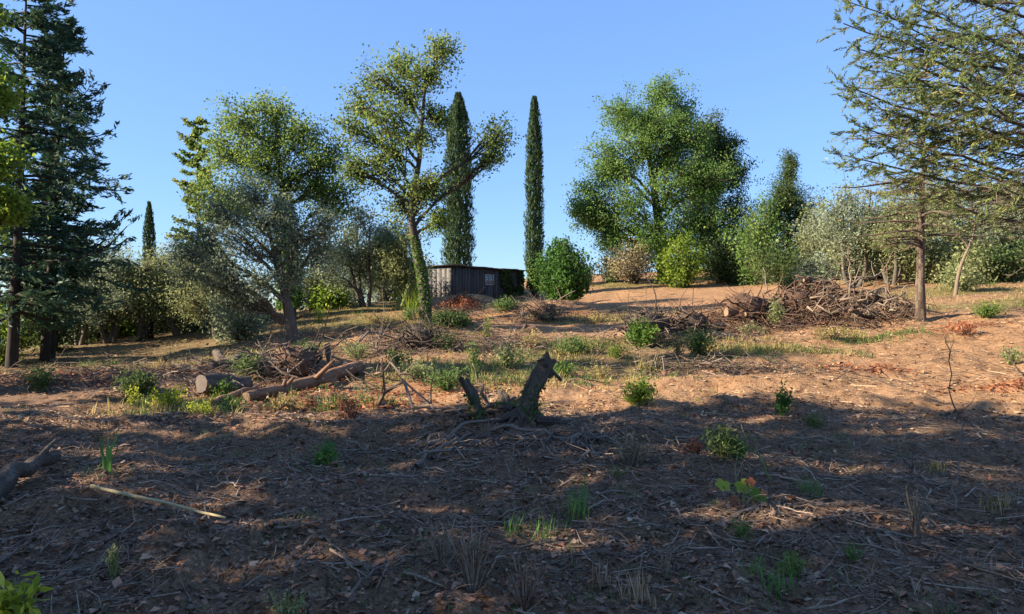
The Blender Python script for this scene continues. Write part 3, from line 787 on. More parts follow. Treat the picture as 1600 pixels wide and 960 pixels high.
broad_tree('dark_conifer', 'dark bluish conifer with pointed crown right of the leafy trees', 1232, 47, [(1232,380),(1233,310),(1234,243)], [.2,.15,.09,.02],
    [(1234,256,7,14),(1232,278,13,16),(1224,302,18,16),(1242,306,18,16),(1232,330,26,18),(1214,350,24,18),(1250,346,26,18),(1232,372,36,20),(1204,388,28,22),(1262,384,28,24),(1232,405,44,22),(1204,330,18,18),(1262,326,18,18),(1192,362,22,20),(1275,362,20,20),(1220,318,20,18)],
    'dark_leaf', 'dark_bark', nsub=20, nclump=5, nleaf=17, leaf=.16, aspect=.3, sigma=.18, wild=.35, shell=.5, puff=1.4)
bush('shrub', 'dark wide shrub below the darker leafy tree', 1130, 49, 365, 50, mat='dark_leaf', n=110, nleaf=44, leaf=.17, sigma=.28)
bush('shrub', 'mid-green leafy shrub between leafy tree and dark conifer', 1185, 46, 290, 38, mat='broad_leaf', n=100, nleaf=40, leaf=.16, sigma=.28)
bush('shrub', 'dark undergrowth shrub at the foot of the dark conifer', 1225, 43, 372, 60, mat='dark_leaf', n=110, nleaf=42, leaf=.15, sigma=.28)
bush('shrub', 'olive-toned shrub between dark conifer and the pale olive', 1268, 42, 300, 28, mat='olive_leaf_warm', n=70, nleaf=42, leaf=.14, sigma=.25)
olive('olive_tree', 'fluffy pale olive behind the brush pile', 1335, 34, 250, 78, 425, 'olive_leaf', stems=4, dens=1.4, leaf=.12)
olive('olive_tree', 'low yellowish olive between brush pile and thin conifer', 1395, 33, 290, 60, 420, 'olive_leaf_warm', stems=3, dens=1.2, leaf=.12)
olive('olive_tree', 'grey olive crown behind the pale-branched tree', 1490, 36, 265, 90, 400, 'olive_leaf_warm', stems=4, dens=1.3, leaf=.13)
olive('olive_tree', 'olive at the right edge under the overhanging conifer', 1590, 32, 270, 70, 400, 'olive_leaf', stems=3, dens=1.3, leaf=.12)
bush('shrub', 'dark green shrub at the right edge behind the pale-branched tree', 1562, 31, 368, 52, mat='dark_leaf', n=120, nleaf=42, leaf=.12, sigma=.22)
bush('shrub', 'small shrub at the foot of the pale-branched tree', 1500, 28.5, 402, 36, mat='olive_leaf_warm', n=60, nleaf=36, leaf=.10)
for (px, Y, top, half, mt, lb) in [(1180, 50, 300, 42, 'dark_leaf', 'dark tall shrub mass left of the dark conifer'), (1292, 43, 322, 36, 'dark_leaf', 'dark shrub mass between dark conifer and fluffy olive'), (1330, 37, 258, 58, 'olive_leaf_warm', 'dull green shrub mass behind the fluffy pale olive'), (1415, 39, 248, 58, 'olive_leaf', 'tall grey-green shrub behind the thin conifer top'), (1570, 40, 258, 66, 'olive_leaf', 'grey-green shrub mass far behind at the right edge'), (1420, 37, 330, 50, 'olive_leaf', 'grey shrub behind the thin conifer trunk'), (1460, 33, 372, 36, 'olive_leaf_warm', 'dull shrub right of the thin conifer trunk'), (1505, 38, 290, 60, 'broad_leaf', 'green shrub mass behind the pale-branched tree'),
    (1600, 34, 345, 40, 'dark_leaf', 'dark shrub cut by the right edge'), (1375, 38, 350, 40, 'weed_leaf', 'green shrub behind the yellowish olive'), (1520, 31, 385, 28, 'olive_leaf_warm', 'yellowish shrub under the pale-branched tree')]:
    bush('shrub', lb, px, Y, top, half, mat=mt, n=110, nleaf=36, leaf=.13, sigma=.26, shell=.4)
bush('shrub', 'blue-green bush behind the top of the brush pile', 1272, 30, 385, 30, mat='olive_leaf', n=60, nleaf=40, leaf=.11)
bush('shrub', 'tall weedy shrub left of the brush pile top', 1238, 31, 405, 16, mat='weed_leaf', n=24, nleaf=30, leaf=.11)
broad_tree('bare_tree', 'small pale-branched tree with few leaves on the right slope', 1492, 27, [(1500,420),(1520,370),(1525,330)], [.075,.06,.035,.015],
    [(1530,320,26,22),(1490,330,26,22),(1470,350,20,20),(1550,340,24,22),(1510,300,22,20)], 'olive_leaf_warm', 'pale_bark', nsub=10, nleaf=4, leaf=.09, sigma=.2, branch_r=.8, twig_r=.011)
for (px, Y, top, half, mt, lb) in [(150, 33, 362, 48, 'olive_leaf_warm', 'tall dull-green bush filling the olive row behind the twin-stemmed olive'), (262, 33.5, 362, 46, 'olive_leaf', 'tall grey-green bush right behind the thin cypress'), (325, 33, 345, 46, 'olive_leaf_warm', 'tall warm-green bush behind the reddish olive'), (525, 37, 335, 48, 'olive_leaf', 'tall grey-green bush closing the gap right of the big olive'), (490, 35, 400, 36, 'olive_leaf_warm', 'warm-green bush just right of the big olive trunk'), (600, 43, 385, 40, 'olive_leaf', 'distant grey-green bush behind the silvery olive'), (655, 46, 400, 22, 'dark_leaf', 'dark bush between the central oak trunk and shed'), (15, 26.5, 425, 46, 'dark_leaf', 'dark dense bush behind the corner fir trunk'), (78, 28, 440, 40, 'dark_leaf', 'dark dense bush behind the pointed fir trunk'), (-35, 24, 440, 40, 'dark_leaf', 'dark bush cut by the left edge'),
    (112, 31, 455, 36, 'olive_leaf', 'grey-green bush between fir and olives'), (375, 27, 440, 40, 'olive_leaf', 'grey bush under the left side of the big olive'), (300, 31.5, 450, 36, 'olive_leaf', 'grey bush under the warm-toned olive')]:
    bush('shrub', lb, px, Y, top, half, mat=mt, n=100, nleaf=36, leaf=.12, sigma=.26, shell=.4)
# lit thicket seen between the stems of the olive row
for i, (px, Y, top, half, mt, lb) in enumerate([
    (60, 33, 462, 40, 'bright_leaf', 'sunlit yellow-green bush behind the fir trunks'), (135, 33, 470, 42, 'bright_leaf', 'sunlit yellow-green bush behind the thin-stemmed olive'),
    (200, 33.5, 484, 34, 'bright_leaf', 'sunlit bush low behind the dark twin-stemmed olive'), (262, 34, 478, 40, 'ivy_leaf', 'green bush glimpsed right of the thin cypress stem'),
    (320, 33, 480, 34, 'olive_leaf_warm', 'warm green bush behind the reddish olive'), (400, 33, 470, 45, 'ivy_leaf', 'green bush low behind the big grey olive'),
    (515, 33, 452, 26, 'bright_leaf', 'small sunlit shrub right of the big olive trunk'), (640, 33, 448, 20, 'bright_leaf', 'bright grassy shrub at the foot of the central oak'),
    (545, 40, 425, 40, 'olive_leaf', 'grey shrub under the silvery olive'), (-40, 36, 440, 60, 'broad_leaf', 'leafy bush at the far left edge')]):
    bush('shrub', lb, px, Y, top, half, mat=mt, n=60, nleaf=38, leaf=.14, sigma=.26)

# ------------------------------------------------------------------ conifers on the right
conifer('thin_conifer', 'thin straight conifer trunk with dead side twigs at the brush pile', 1438, 20.3, 60, lean=.15, spread=1.7, nb=110, mat='pine_needle', bark='pine_bark', r0=.145, f0=.25, shape=.15, needle=.14, nlet=9, nneed=7, bare=.75, droop=.1, rise=.1, aspect=.2)

def overhang():
    rng = newrng(); Y = 14.0
    b = on(1790, Y)
    t = Thing('overhanging_conifer', 'big conifer reaching in from the right edge with drooping needled branches', 'tree', b)
    gt, gb, gd, gc = Geo(), Geo(), Geo(), Geo()
    kk = np.linspace(0, 1, 12)
    TP = b + np.stack([0 * kk, .1 * np.sin(kk * 4), 14 * kk - .1], 1)
    gt.tubes(TP, .34 * (1 - .9 * kk), 10, .5, rng, .05)
    tips = [(1318,37,0),(1330,5,.8),(1345,78,-.6),(1318,133,.2),(1333,160,1.0),(1335,195,-.8),(1320,243,.3),(1370,262,.9),(1400,290,-.3),(1420,225,-1.0),(1360,-30,.5),(1380,60,1.4),(1400,110,-1.3),
            (1430,10,-1.5),(1440,150,1.8),(1450,90,-2.0),(1450,205,.4),(1410,-60,-.8),(1480,-20,1.6),(1500,60,2.4),(1520,200,2.2),(1500,130,-2.2),(1560,30,-2.5),(1560,290,-2.4),(1540,110,2.8),
            (1390,180,.6),(1360,220,-.2),(1350,110,.4),(1380,20,-.3)]
    P0, P3 = [], []
    for (px, py, dy) in tips:
        e = at(px, py, Y + dy); ln = abs(e[0] - b[0])
        z0 = e[2] - ln * (.16 + .10 * rng.random())
        P0.append([b[0], b[1], z0]); P3.append(e)
    # the far side of the crown, outside the frame
    for i in range(9):
        a = rng.uniform(-1.9, 1.9); ln = rng.uniform(2.0, 4.2); z0 = rng.uniform(2.6, 12.5)
        P0.append([b[0], b[1], z0]); P3.append([b[0] + math.cos(a) * ln, b[1] + math.sin(a) * ln, z0 + ln * .2])
    P0 = np.array(P0, float); P3 = np.array(P3, float); nb = len(P0)
    D = P3 - P0; Lb = np.linalg.norm(D, axis=1, keepdims=True); up = np.array([0, 0, 1.0])
    P1 = P0 + D * .35 - up * Lb * .05 + rng.normal(size=(nb, 3)) * .12
    P2 = P0 + D * .7 - up * Lb * .05 + rng.normal(size=(nb, 3)) * .15
    tk = np.linspace(0, 1, 12)
    BP = bez(P0, P1, P2, P3, tk); BP[:, 1:-1] += rng.normal(size=(nb, 10, 3)) * .025
    gb.tubes(BP, (.009 + .0062 * Lb) * np.linspace(1, .22, 12), 6, .3 + .3 * rng.random(nb))
    # side branches in a flat spray
    nl = 26
    tl = np.tile(np.linspace(.22, .995, nl), (nb, 1)) + rng.normal(size=(nb, nl)) * .012
    S = bez(P0, P1, P2, P3, tl); T = unit(bez(P0, P1, P2, P3, tl + .03) - S)
    sg = np.where(np.arange(nl) % 2 == 0, 1, -1)[None, :, None]
    sd = unit(np.cross(T, up)) * sg
    Dl = unit(T * .9 + sd * (.6 + .35 * rng.random((nb, nl, 1))) + up * rng.normal(size=(nb, nl, 1)) * .18 - up * .12)
    ll = (.25 + .42 * (1.02 - tl) * Lb * .55) * (.55 + .75 * rng.random((nb, nl)))
    E = S + Dl * ll[..., None] - up * (ll ** 2 * .34 + .05 * rng.random((nb, nl)))[..., None]
    S, E, Dl, ll, tf = S.reshape(-1, 3), E.reshape(-1, 3), Dl.reshape(-1, 3), ll.ravel(), tl.ravel()
    n = len(S)
    M = (S + E) * .5 + rng.normal(size=(n, 3)) * .04 * ll[:, None]
    gb.tubes(np.stack([S, M, E], 1), np.outer(.004 + .006 * ll, [1, .8, .4]), 4, .35 + .4 * rng.random(n))
    # third order twigs
    n3 = 7
    t3 = rng.random((n, n3)) * .85 + .15
    s3 = S[:, None] + (E - S)[:, None] * t3[..., None]
    d3 = unit(Dl[:, None] * .8 + rng.normal(size=(n, n3, 3)) * .45 - up * .10)
    l3 = .10 + .24 * rng.random((n, n3))
    e3 = s3 + d3 * l3[..., None]
    outer = (.35 + .65 * t3) * (.25 + .9 * tf[:, None]) + .25 * rng.normal(size=(n, n3)) * .6
    live = (outer > .42) & ~((P3[:, 2] < 4.5).repeat(nl)[:, None] & (rng.random((n, n3)) < .7))
    s3, e3, d3, live = s3.reshape(-1, 3), e3.reshape(-1, 3), d3.reshape(-1, 3), live.ravel()
    q = np.stack([s3, (s3 + e3) * .5 + rng.normal(size=s3.shape) * .012, e3], 1)
    gb.tubes(q[live], np.outer(np.full(live.sum(), .004), [1, .8, .5]), 3, .3 + .4 * rng.random(live.sum()))
    gd.tubes(q[~live], np.outer(np.full((~live).sum(), .0042), [1, .8, .4]), 3, .35 + .5 * rng.random((~live).sum()))
    ls, le, ld = s3[live], e3[live], d3[live]
    nn = 13
    rep = np.repeat(np.arange(len(ls)), nn)
    fr = np.tile(np.linspace(.1, 1.05, nn), len(ls))[:, None]
    C = ls[rep] + (le - ls)[rep] * fr + rng.normal(size=(len(rep), 3)) * .012
    ct = rng.normal(size=len(ls)) * .2
    gc.leaves(C, .095, .19, rng, dirs=ld[rep], spread=.8, up=.2, tint=.42 + ct[rep] + .15 * rng.normal(size=len(rep)))
    t.part('trunk', gt, 'pine_bark', True); t.part('branches', gb, 'oak_bark'); t.part('dead_twigs', gd, 'pale_bark'); t.part('crown', gc, 'pine_needle')
overhang()

# ------------------------------------------------------------------ tall trees just left of the frame: they shade the foreground
def shade_grove():
    rng = newrng()
    t0 = None
    spots = [(-15.5, 6.2, 1.0), (-14.5, 3.2, 1.05), (-15.5, .2, .98), (-14.2, -2.8, 1.05), (-15.6, -5.8, 1.0), (-13.8, -8.8, 1.0), (-19.5, 4.4, 1.15), (-19.8, -2.4, 1.15), (-20.5, 1.0, 1.35), (-21.5, -4.6, 1.4), (-13.6, 10.4, .29), (-14.2, 13.4, .36), (-15.2, 16.6, .42), (-17.5, 12.0, .45)]
    lab = 'tall evergreen outside the frame whose shade covers the foreground'
    low = 'low evergreen outside the frame shading the left end of the clearing'
    for i, (x, y, s) in enumerate(spots):
        b = np.array([x, y, gz(x, y)])
        if t0 is None:
            g = conifer('shade_tree', lab, 0, 0, 0, b=b, h=13.0, spread=3.1, nb=130, r0=.3, f0=.04, shape=.45, needle=.5, nlet=8, nneed=1.2, aspect=.45, irregular=.3, group='evergreens left of the clearing')
            t0 = g.o
        else:
            copy_thing(t0, b, rng.random() * 6.28, s, low if s < .6 else lab)
shade_grove()

# ------------------------------------------------------------------ shed
def shed():
    A = np.array([-3.39, 42.0]); B = np.array([.72, 48.0]); u = (B - A) / np.linalg.norm(B - A); Lf = np.linalg.norm(B - A)
    v = np.array([-u[1], u[0]])          # towards the lit side wall's far end
    Ls = 3.2
    zb = 1.75; zt = EYE + (480 - 416.5) / F * 42
    t = Thing('shed', 'low old wooden shed with small window under the cypresses', 'shed', (A[0], A[1], zb))
    rng = newrng()
    U = np.array([u[0], u[1], 0]); Vv = np.array([v[0], v[1], 0]); Z = np.array([0, 0, 1.0])
    P = lambda a, b, z: np.array([A[0] + u[0] * a + v[0] * b, A[1] + u[1] * a + v[1] * b, z])
    g = Geo(); g.box(P(Lf / 2, Ls / 2, (zb - .5 + zt) / 2), U * (Lf / 2 - .06), Vv * (Ls / 2 - .06), Z * ((zt - zb + .5) / 2 - .03))
    t.part('frame_core', g, 'dark_bark')
    win0, win1 = .425 * Lf, .545 * Lf; wz0, wz1 = 2.92, 3.56
    n = 26; w = Lf / n
    for i in range(n):
        a = (i + .5) * w; wi = w * .5 - .012 - .01 * rng.random(); dz = rng.normal() * .02; out = -.02 * rng.random()
        segs = [(zb - .5, zt - .02 + dz)]
        if win0 < a < win1: segs = [(zb - .5, wz0), (wz1, zt - .02 + dz)]
        g = Geo()
        for (z0, z1) in segs:
            g.box(P(a, out - .02, (z0 + z1) / 2), U * wi, Vv * .022, Z * (z1 - z0) / 2)
        g.T4 = [np.full(len(x), .35 + .4 * rng.random()) for x in g.F4]
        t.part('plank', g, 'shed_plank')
    m = 9; w2 = Ls / m
    for i in range(m):
        g = Geo(); b = (i + .5) * w2
        g.box(P(-.02 - .015 * rng.random(), b, (zb - .5 + zt) / 2), U * .02, Vv * (w2 * .5 - .012), Z * ((zt - zb + .5) / 2))
        g.T4 = [np.full(len(x), .35 + .35 * rng.random()) for x in g.F4]
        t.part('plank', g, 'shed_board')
    # roof with a ragged overhang
    g = Geo()
    nx = 14
    for i in range(nx):
        a0 = -.25 + (Lf + .5) * i / nx; a1 = -.25 + (Lf + .5) * (i + 1) / nx - .012
        zz = zt + .05 + rng.normal() * .012
        g.box(P((a0 + a1) / 2, Ls / 2, zz), U * (a1 - a0) / 2, Vv * (Ls / 2 + .22 + .04 * rng.random()), Z * .03)
    t.part('roof', g, 'roof_sheet')
    # window: frame, two panes
    wf = bpy.data.objects.new
    g = Geo(); cz = (wz0 + wz1) / 2; ca = (win0 + win1) / 2; hw = (win1 - win0) / 2; hz = (wz1 - wz0) / 2
    for s in (-1, 0, 1): g.box(P(ca + s * (hw - .03), -.055, cz), U * .03, Vv * .02, Z * (hz - .06 if s == 0 else hz))
    for s in (-1, 1): g.box(P(ca, -.056, cz + s * (hz - .03)), U * (hw - .062), Vv * .018, Z * .03)
    f = t.part('window', g, 'white_frame')
    for s in (-1, 1):
        g = Geo(); g.box(P(ca + s * (hw * .5 - .005), -.05, cz), U * (hw * .5 - .03), Vv * .004, Z * (hz - .06))
        t.part('pane', g, 'pane_glass', parent=f)
    # ivy over the right end
    g = Geo(); n = 2600
    a = Lf * (.62 + .36 * rng.random(n) ** .8); z = zb + (zt - zb) * (rng.random(n) ** .9)
    keep = vnoise(a * 1.3, z * 1.6, 77) > -.22 + .4 * np.clip((.72 * Lf - a) / 1.0, 0, 1); a, z = a[keep], z[keep]; n = len(a)
    C = np.stack([A[0] + u[0] * a, A[1] + u[1] * a, z], 1) - Vv * (.06 + .16 * rng.random((n, 1)))
    g.leaves(C, .15, .8, rng, nrm=-Vv * 1.5, tint=.35 + .2 * rng.normal(size=n))
    t.part('ivy', g, 'dark_leaf')
shed()

# ------------------------------------------------------------------ wood lying about
def log_path(p0, p1, rng, bend=.04, k=8):
    P = p0 + (p1 - p0) * np.linspace(0, 1, k)[:, None]
    L = np.linalg.norm(p1 - p0)
    off = np.cumsum(rng.normal(size=(k, 3)), 0); off -= off[0] + (off[-1] - off[0]) * np.linspace(0, 1, k)[:, None]
    return P + off * L * bend * .5

def log(name, label, p0, p1, r0, r1, bark='log_bark', end='cut_wood', cat='log', group=None, bend=.04, stubs=2, rng=None, bark_rough=.09, sides=11):
    rng = rng or newrng()
    p0 = np.asarray(p0, float); p1 = np.asarray(p1, float)
    k = 9
    P = log_path(p0, p1, rng, bend, k); R = np.linspace(r0, r1, k) * (1 + .07 * rng.normal(size=k))
    t = Thing(name, label, cat, (p0 + p1) / 2 - np.array([0, 0, max(r0, r1)]), group)
    g = Geo(); g.barked(P, R, rng, sides + 3, 18)
    L = np.linalg.norm(p1 - p0)
    for _ in range(stubs):
        i = rng.integers(2, k - 1); d = unit(unit(rng.normal(size=3)) + unit(p1 - p0) * .6 + np.array([0, 0, .5]))
        l = R[i] * (2 + 3 * rng.random())
        g.tubes(np.stack([P[i], P[i] + d * l * .6, P[i] + d * l]), np.array([.45, .38, .3]) * R[i], 6, .6, rng, .08, cap=True)
    body = t.part('bark', g, bark, True)
    for (c, d, rr) in ((P[0], unit(P[0] - P[1]), R[0]), (P[-1], unit(P[-1] - P[-2]), R[-1])):
        e = Geo(); s = 12
        a = unit(np.cross(d, [.3, .2, .9])); b = np.cross(d, a); an = np.arange(s) / s * 2 * pi
        tilt = rng.normal(size=2) * .2
        ring = c + rr * .97 * (np.cos(an)[:, None] * a + np.sin(an)[:, None] * b) * (1 + .06 * rng.normal(size=(s, 1))) + d * .006
        inner = c + rr * .5 * (np.cos(an)[:, None] * a + np.sin(an)[:, None] * b) + d * .012
        V = np.concatenate([ring, inner, [c + d * .014]])
        i0 = np.arange(s); i1 = (i0 + 1) % s
        e.add(V, np.stack([i0, i1, s + i1, s + i0], 1), np.stack([s + i0, s + i1, np.full(s, 2 * s)], 1), .55)
        t.part('cut_end', e, end)
    return t

def branchy(name, label, p0, p1, r, rng=None, mat='twig', nside=5, cat='branch', group=None, spread=.35, bend=.12, curl=.2):
    """a bare fallen branch with side twigs, one mesh"""
    rng = rng or newrng()
    P = log_path(np.asarray(p0, float), np.asarray(p1, float), rng, bend, 9); L = np.linalg.norm(np.asarray(p1) - np.asarray(p0))
    g = Geo(); g.tubes(P, r * np.linspace(1, .35, 9), 6, .5 + .3 * rng.random(), rng, .06, cap=True)
    if nside:
        i = rng.integers(1, 8, nside); s0 = P[i]; T = unit(P[i + 1] - P[i - 1])
        d = unit(T * .8 + rng.normal(size=(nside, 3)) * .7 + np.array([0, 0, .25])); l = (L * spread * (.4 + .8 * rng.random(nside)))[:, None]
        e = s0 + d * l; mid = s0 + d * l * .5 + rng.normal(size=(nside, 3)) * l * curl * .5
        g.tubes(bez(s0, mid, mid, e, np.linspace(0, 1, 5)), np.outer(r * .5 * (.6 + .6 * rng.random(nside)), np.linspace(1, .3, 5)), 5, .4 + .4 * rng.random(nside))
    return solo(name, label, cat, g, mat, (np.asarray(p0) + np.asarray(p1)) / 2, group, smooth=True)

def G(px, py, lift=0.0):
    g = ground_at(px, py); g[2] += lift; return g

UPZ = np.array([0, 0, 1.0])
# --- left foreground log and cane
p0, p1 = G(-20, 800, .09), G(86, 735, .12)
log('fallen_log', 'weathered dark log poking in at the left edge', p0, p1, .075, .055, 'stump_bark', 'shaded_weathered_end', stubs=1, sides=9)
a, b = G(143, 772, .05), G(352, 824, .06)
g = Geo(); rng = newrng()
pp = log_path(a, b, rng, .004, 12); g.tubes(pp, np.linspace(.014, .009, 12) * np.where(np.arange(12) % 4 == 0, 1.18, 1), 7, .6, cap=True)
solo('cane_stick', 'long straight pale yellow cane lying in the left foreground', 'stick', g, 'cane', (a + b) / 2, smooth=True)

# --- the trunk pieces in the left middle
log('felled_trunk', 'long rusty felled trunk lying before the upturned root ball', G(385, 628, .06), G(560, 585, .12), .085, .12, 'fresh_log', 'cut_wood', stubs=4, bend=.016)
log('thin_log', 'thin pale pole continuing left of the rusty felled trunk', G(335, 636, .05), G(400, 618, .1), .05, .05, 'fresh_log', 'cut_wood', stubs=0)
c = G(322, 615, .17)
log('sawn_log', 'thick sawn log showing its round cut face among weeds', c + np.array([.0, -.18, .0]), c + np.array([.45, .6, -.1]), .15, .15, 'stump_bark', 'shaded_weathered_end', stubs=0)
log('dark_log', 'dark mossy log sloping down behind the sawn log', G(338, 572, .28), G(420, 592, .12), .09, .13, 'stump_bark', 'cut_wood', stubs=2)
log('dark_log', 'thin dark log lying flat behind the sawn log', G(278, 581, .10), G(372, 578, .12), .05, .06, 'stump_bark', 'cut_wood', stubs=1)
log('dark_post', 'short dark post stub right of the upturned root ball', G(520, 580, -.02), G(520, 580, .0) + np.array([-.12, .05, .5]), .055, .05, 'stump_bark', 'shaded_weathered_end', stubs=0)

def root_ball(label, px, py, k_=1.0, rmat='root_wood', cmat='log_bark'):
    rng = newrng(); c = G(px, py, .25 * k_)
    t = Thing('upturned_root', label, 'stump', c - UPZ * .3)
    g = Geo()
    # lumpy soil and root core
    nu, nv = 18, 12
    th = np.linspace(0, 2 * pi, nu, endpoint=False); ph = np.linspace(.05, pi - .05, nv)
    TH, PH = np.meshgrid(th, ph)
    n = np.stack([np.cos(TH) * np.sin(PH), np.sin(TH) * np.sin(PH), np.cos(PH)], -1)
    rad = 1 + .9 * vnoise(n[..., 0] * 3 + 5, n[..., 2] * 3 + n[..., 1] * 2, 3) + .3 * vnoise(n[..., 0] * 7, n[..., 2] * 7 + n[..., 1] * 5, 6)
    V = c + n * rad[..., None] * np.array([.40, .25, .24]) * k_
    idx = np.arange(nu * nv).reshape(nv, nu); a = idx[:-1]; b = idx[1:]
    g.add(V.reshape(-1, 3), np.stack([a, np.roll(a, -1, 1), np.roll(b, -1, 1), b], -1).reshape(-1, 4), None, .4)
    t.part('root_core', g, cmat, True)
    g = Geo(); m = 130
    d = unit(rng.normal(size=(m, 3)) * np.array([1.2, .7, .7]) + np.array([-.15, -.2, .25]))
    s0 = c + rng.normal(size=(m, 3)) * np.array([.28, .15, .14]) * k_; l = (.2 + .7 * rng.random(m) ** 1.6)[:, None]
    e = s0 + d * l + rng.normal(size=(m, 3)) * l * .25; mid = s0 + d * l * .5 + rng.normal(size=(m, 3)) * l * .16
    g.tubes(bez(s0, mid, mid, e, np.linspace(0, 1, 6)), np.outer(.007 + .02 * rng.random(m) ** 2, np.linspace(1.3, .4, 6)), 5, .1 + .7 * rng.random(m))
    t.part('roots', g, rmat, True)
root_ball('upturned root ball bristling with pale broken roots', 462, 590)
root_ball('dark jagged root heap behind the thick ivy log end', 1012, 520, 1.0, 'stump_bark', 'stump_bark')
root_ball('dark root heap in the middle of the log bank', 1080, 520, 1.0, 'log_bark', 'stump_bark')
root_ball('reddish-brown root heap left of the brush pile', 1165, 498, 1.3, 'log_bark', 'log_bark')
root_ball('reddish-brown root clod in the flank of the brush pile', 1245, 490, 1.3, 'log_bark', 'log_bark')
root_ball('grey-brown root heap below the round glossy bush', 850, 500, 1.2, 'root_wood', 'log_bark')
root_ball('reddish root heap just before the shed corner', 725, 486, 1.2, 'log_bark', 'log_bark')
root_ball('dark root clod left of the ivy heap', 655, 545, .9, 'stump_bark', 'stump_bark')
for i, (a, b, r, lb) in enumerate([
    ((402, 530), (440, 590), .028, 'pale broken branch leaning over the upturned root ball'), ((424, 522), (408, 560), .02, 'short pale stick crossing above the upturned root ball'),
    ((515, 535), (480, 590), .03, 'straight pale pole leaning out right of the upturned root ball'), ((440, 528), (446, 580), .022, 'upright pale stick at the back of the upturned root ball'),
    ((400, 548), (470, 600), .022, 'slanting pale branch in front of the upturned root ball')]):
    base = G(b[0], b[1], .06); tip = at(a[0], a[1], base[1] + .1)
    branchy('broken_branch', lb, base, tip, r, mat='pale_bark', nside=3, spread=.3, bend=.05)

# --- stumps in the centre
def stump(name, label, base_px, top_px, r0, r1, jag=True, ivy_n=400, wood=False):
    rng = newrng(); b = G(*base_px); Y = b[1]; tp = at(top_px[0], top_px[1], Y + (top_px[2] if len(top_px) > 2 else 0))
    t = Thing(name, label, 'stump', b)
    k = 22; s = 16
    P = spline([b - UPZ * .2, b + (tp - b) * .45 + rng.normal(size=3) * .02, tp], k)
    R = np.linspace(r0, r1, k); R *= 1 + .45 * np.exp(-np.linspace(0, 1, k) * 6)
    g = Geo(); V, P, T = g.barked(P, R, rng, s, k, .14, .16)
    an = np.arange(s) / s * 2 * pi
    if jag: V[-1] += T[-1] * (rng.random(s) * r1 * 1.3)[:, None] + T[-1] * (np.cos(an - 2.5) * r1 * .7)[:, None]; g.V[0] = V.reshape(-1, 3)
    # ragged branch scar
    t.part('bark', g, 'stump_bark', True)
    e = Geo(); c = V[-1].mean(0) - T[-1] * r1 * .15
    inner = c + (V[-1] - V[-1].mean(0)) * .45
    Vc = np.concatenate([V[-1] * .98 + .02 * c, inner, [c - T[-1] * .01]]); i0 = np.arange(s); i1 = (i0 + 1) % s
    e.add(Vc, np.stack([i0, i1, s + i1, s + i0], 1), np.stack([s + i0, s + i1, np.full(s, 2 * s)], 1), .5)
    t.part('cut_face', e, 'shaded_weathered_end')
    if wood:      # split face where bark was torn off
        e = Geo(); sel = [0, 1, 2, 13] if wood == 1 else [2, 3, 4, 5]
        ctr = P
        for j0, j1 in zip(sel[:-1] if wood != 1 else [13, 0, 1], sel[1:] if wood != 1 else [0, 1, 2]):
            q = []
            for i in range(2, k - 1):
                for j in (j0, j1): q.append(P[i] + (V[i, j] - P[i]) * 1.05)
            q = np.array(q); m = len(q) // 2
            e.add(q, [[2 * i, 2 * i + 1, 2 * i + 3, 2 * i + 2] for i in range(m - 1)], None, .4 + .3 * rng.random())
        t.part('torn_wood', e, 'cut_wood', True)
    if ivy_n:
        t.part('ivy', ivy_on(P, R, rng, ivy_n, b[2], b[2] + (tp[2] - b[2]) * .7, .045, .06), 'dark_leaf')
    # surface roots
    g = Geo(); m = 7; az = rng.random(m) * 2 * pi; d = np.stack([np.cos(az), np.sin(az), np.zeros(m)], 1)
    pts = []
    for f in np.linspace(0, 1, 6):
        q = b + d * (r0 * .7 + f * (.35 + .5 * rng.random((m, 1)))) + rng.normal(size=(m, 3)) * .025
        q[:, 2] = H(q[:, 0], q[:, 1]) + .10 * (1 - f) - .01
        pts.append(q)
    g.tubes(np.stack(pts, 1), np.outer(r0 * (.2 + .2 * rng.random(m)), np.linspace(1, .3, 6)), 6, .4, rng, .06)
    t.part('roots', g, 'stump_bark', True)
    return t
stump('tree_stump', 'tall leaning jagged stump with ivy in the centre', (816, 655), (853, 570), .135, .09, ivy_n=260)
stump('tree_stump', 'shorter split stump leaning left with torn pale wood', (750, 655), (728, 600), .055, .062, ivy_n=160, wood=2)
stump('tree_stump', 'low dark rotten stump between the two leaning stumps', (790, 640), (788, 622), .09, .075, ivy_n=260)
# broken side limb of the tall stump
p = at(862, 590, G(818, 655)[1]); log('broken_limb', 'short broken limb hanging at the top of the jagged stump', at(848, 560, G(818, 655)[1] - .05), p, .075, .035, 'stump_bark', 'cut_wood', cat='branch', stubs=1)
b = G(770, 640); branchy('snag_branch', 'dark curved snag rising behind the split stump', b, at(738, 568, b[1] + .4), .035, mat='stump_bark', nside=3)

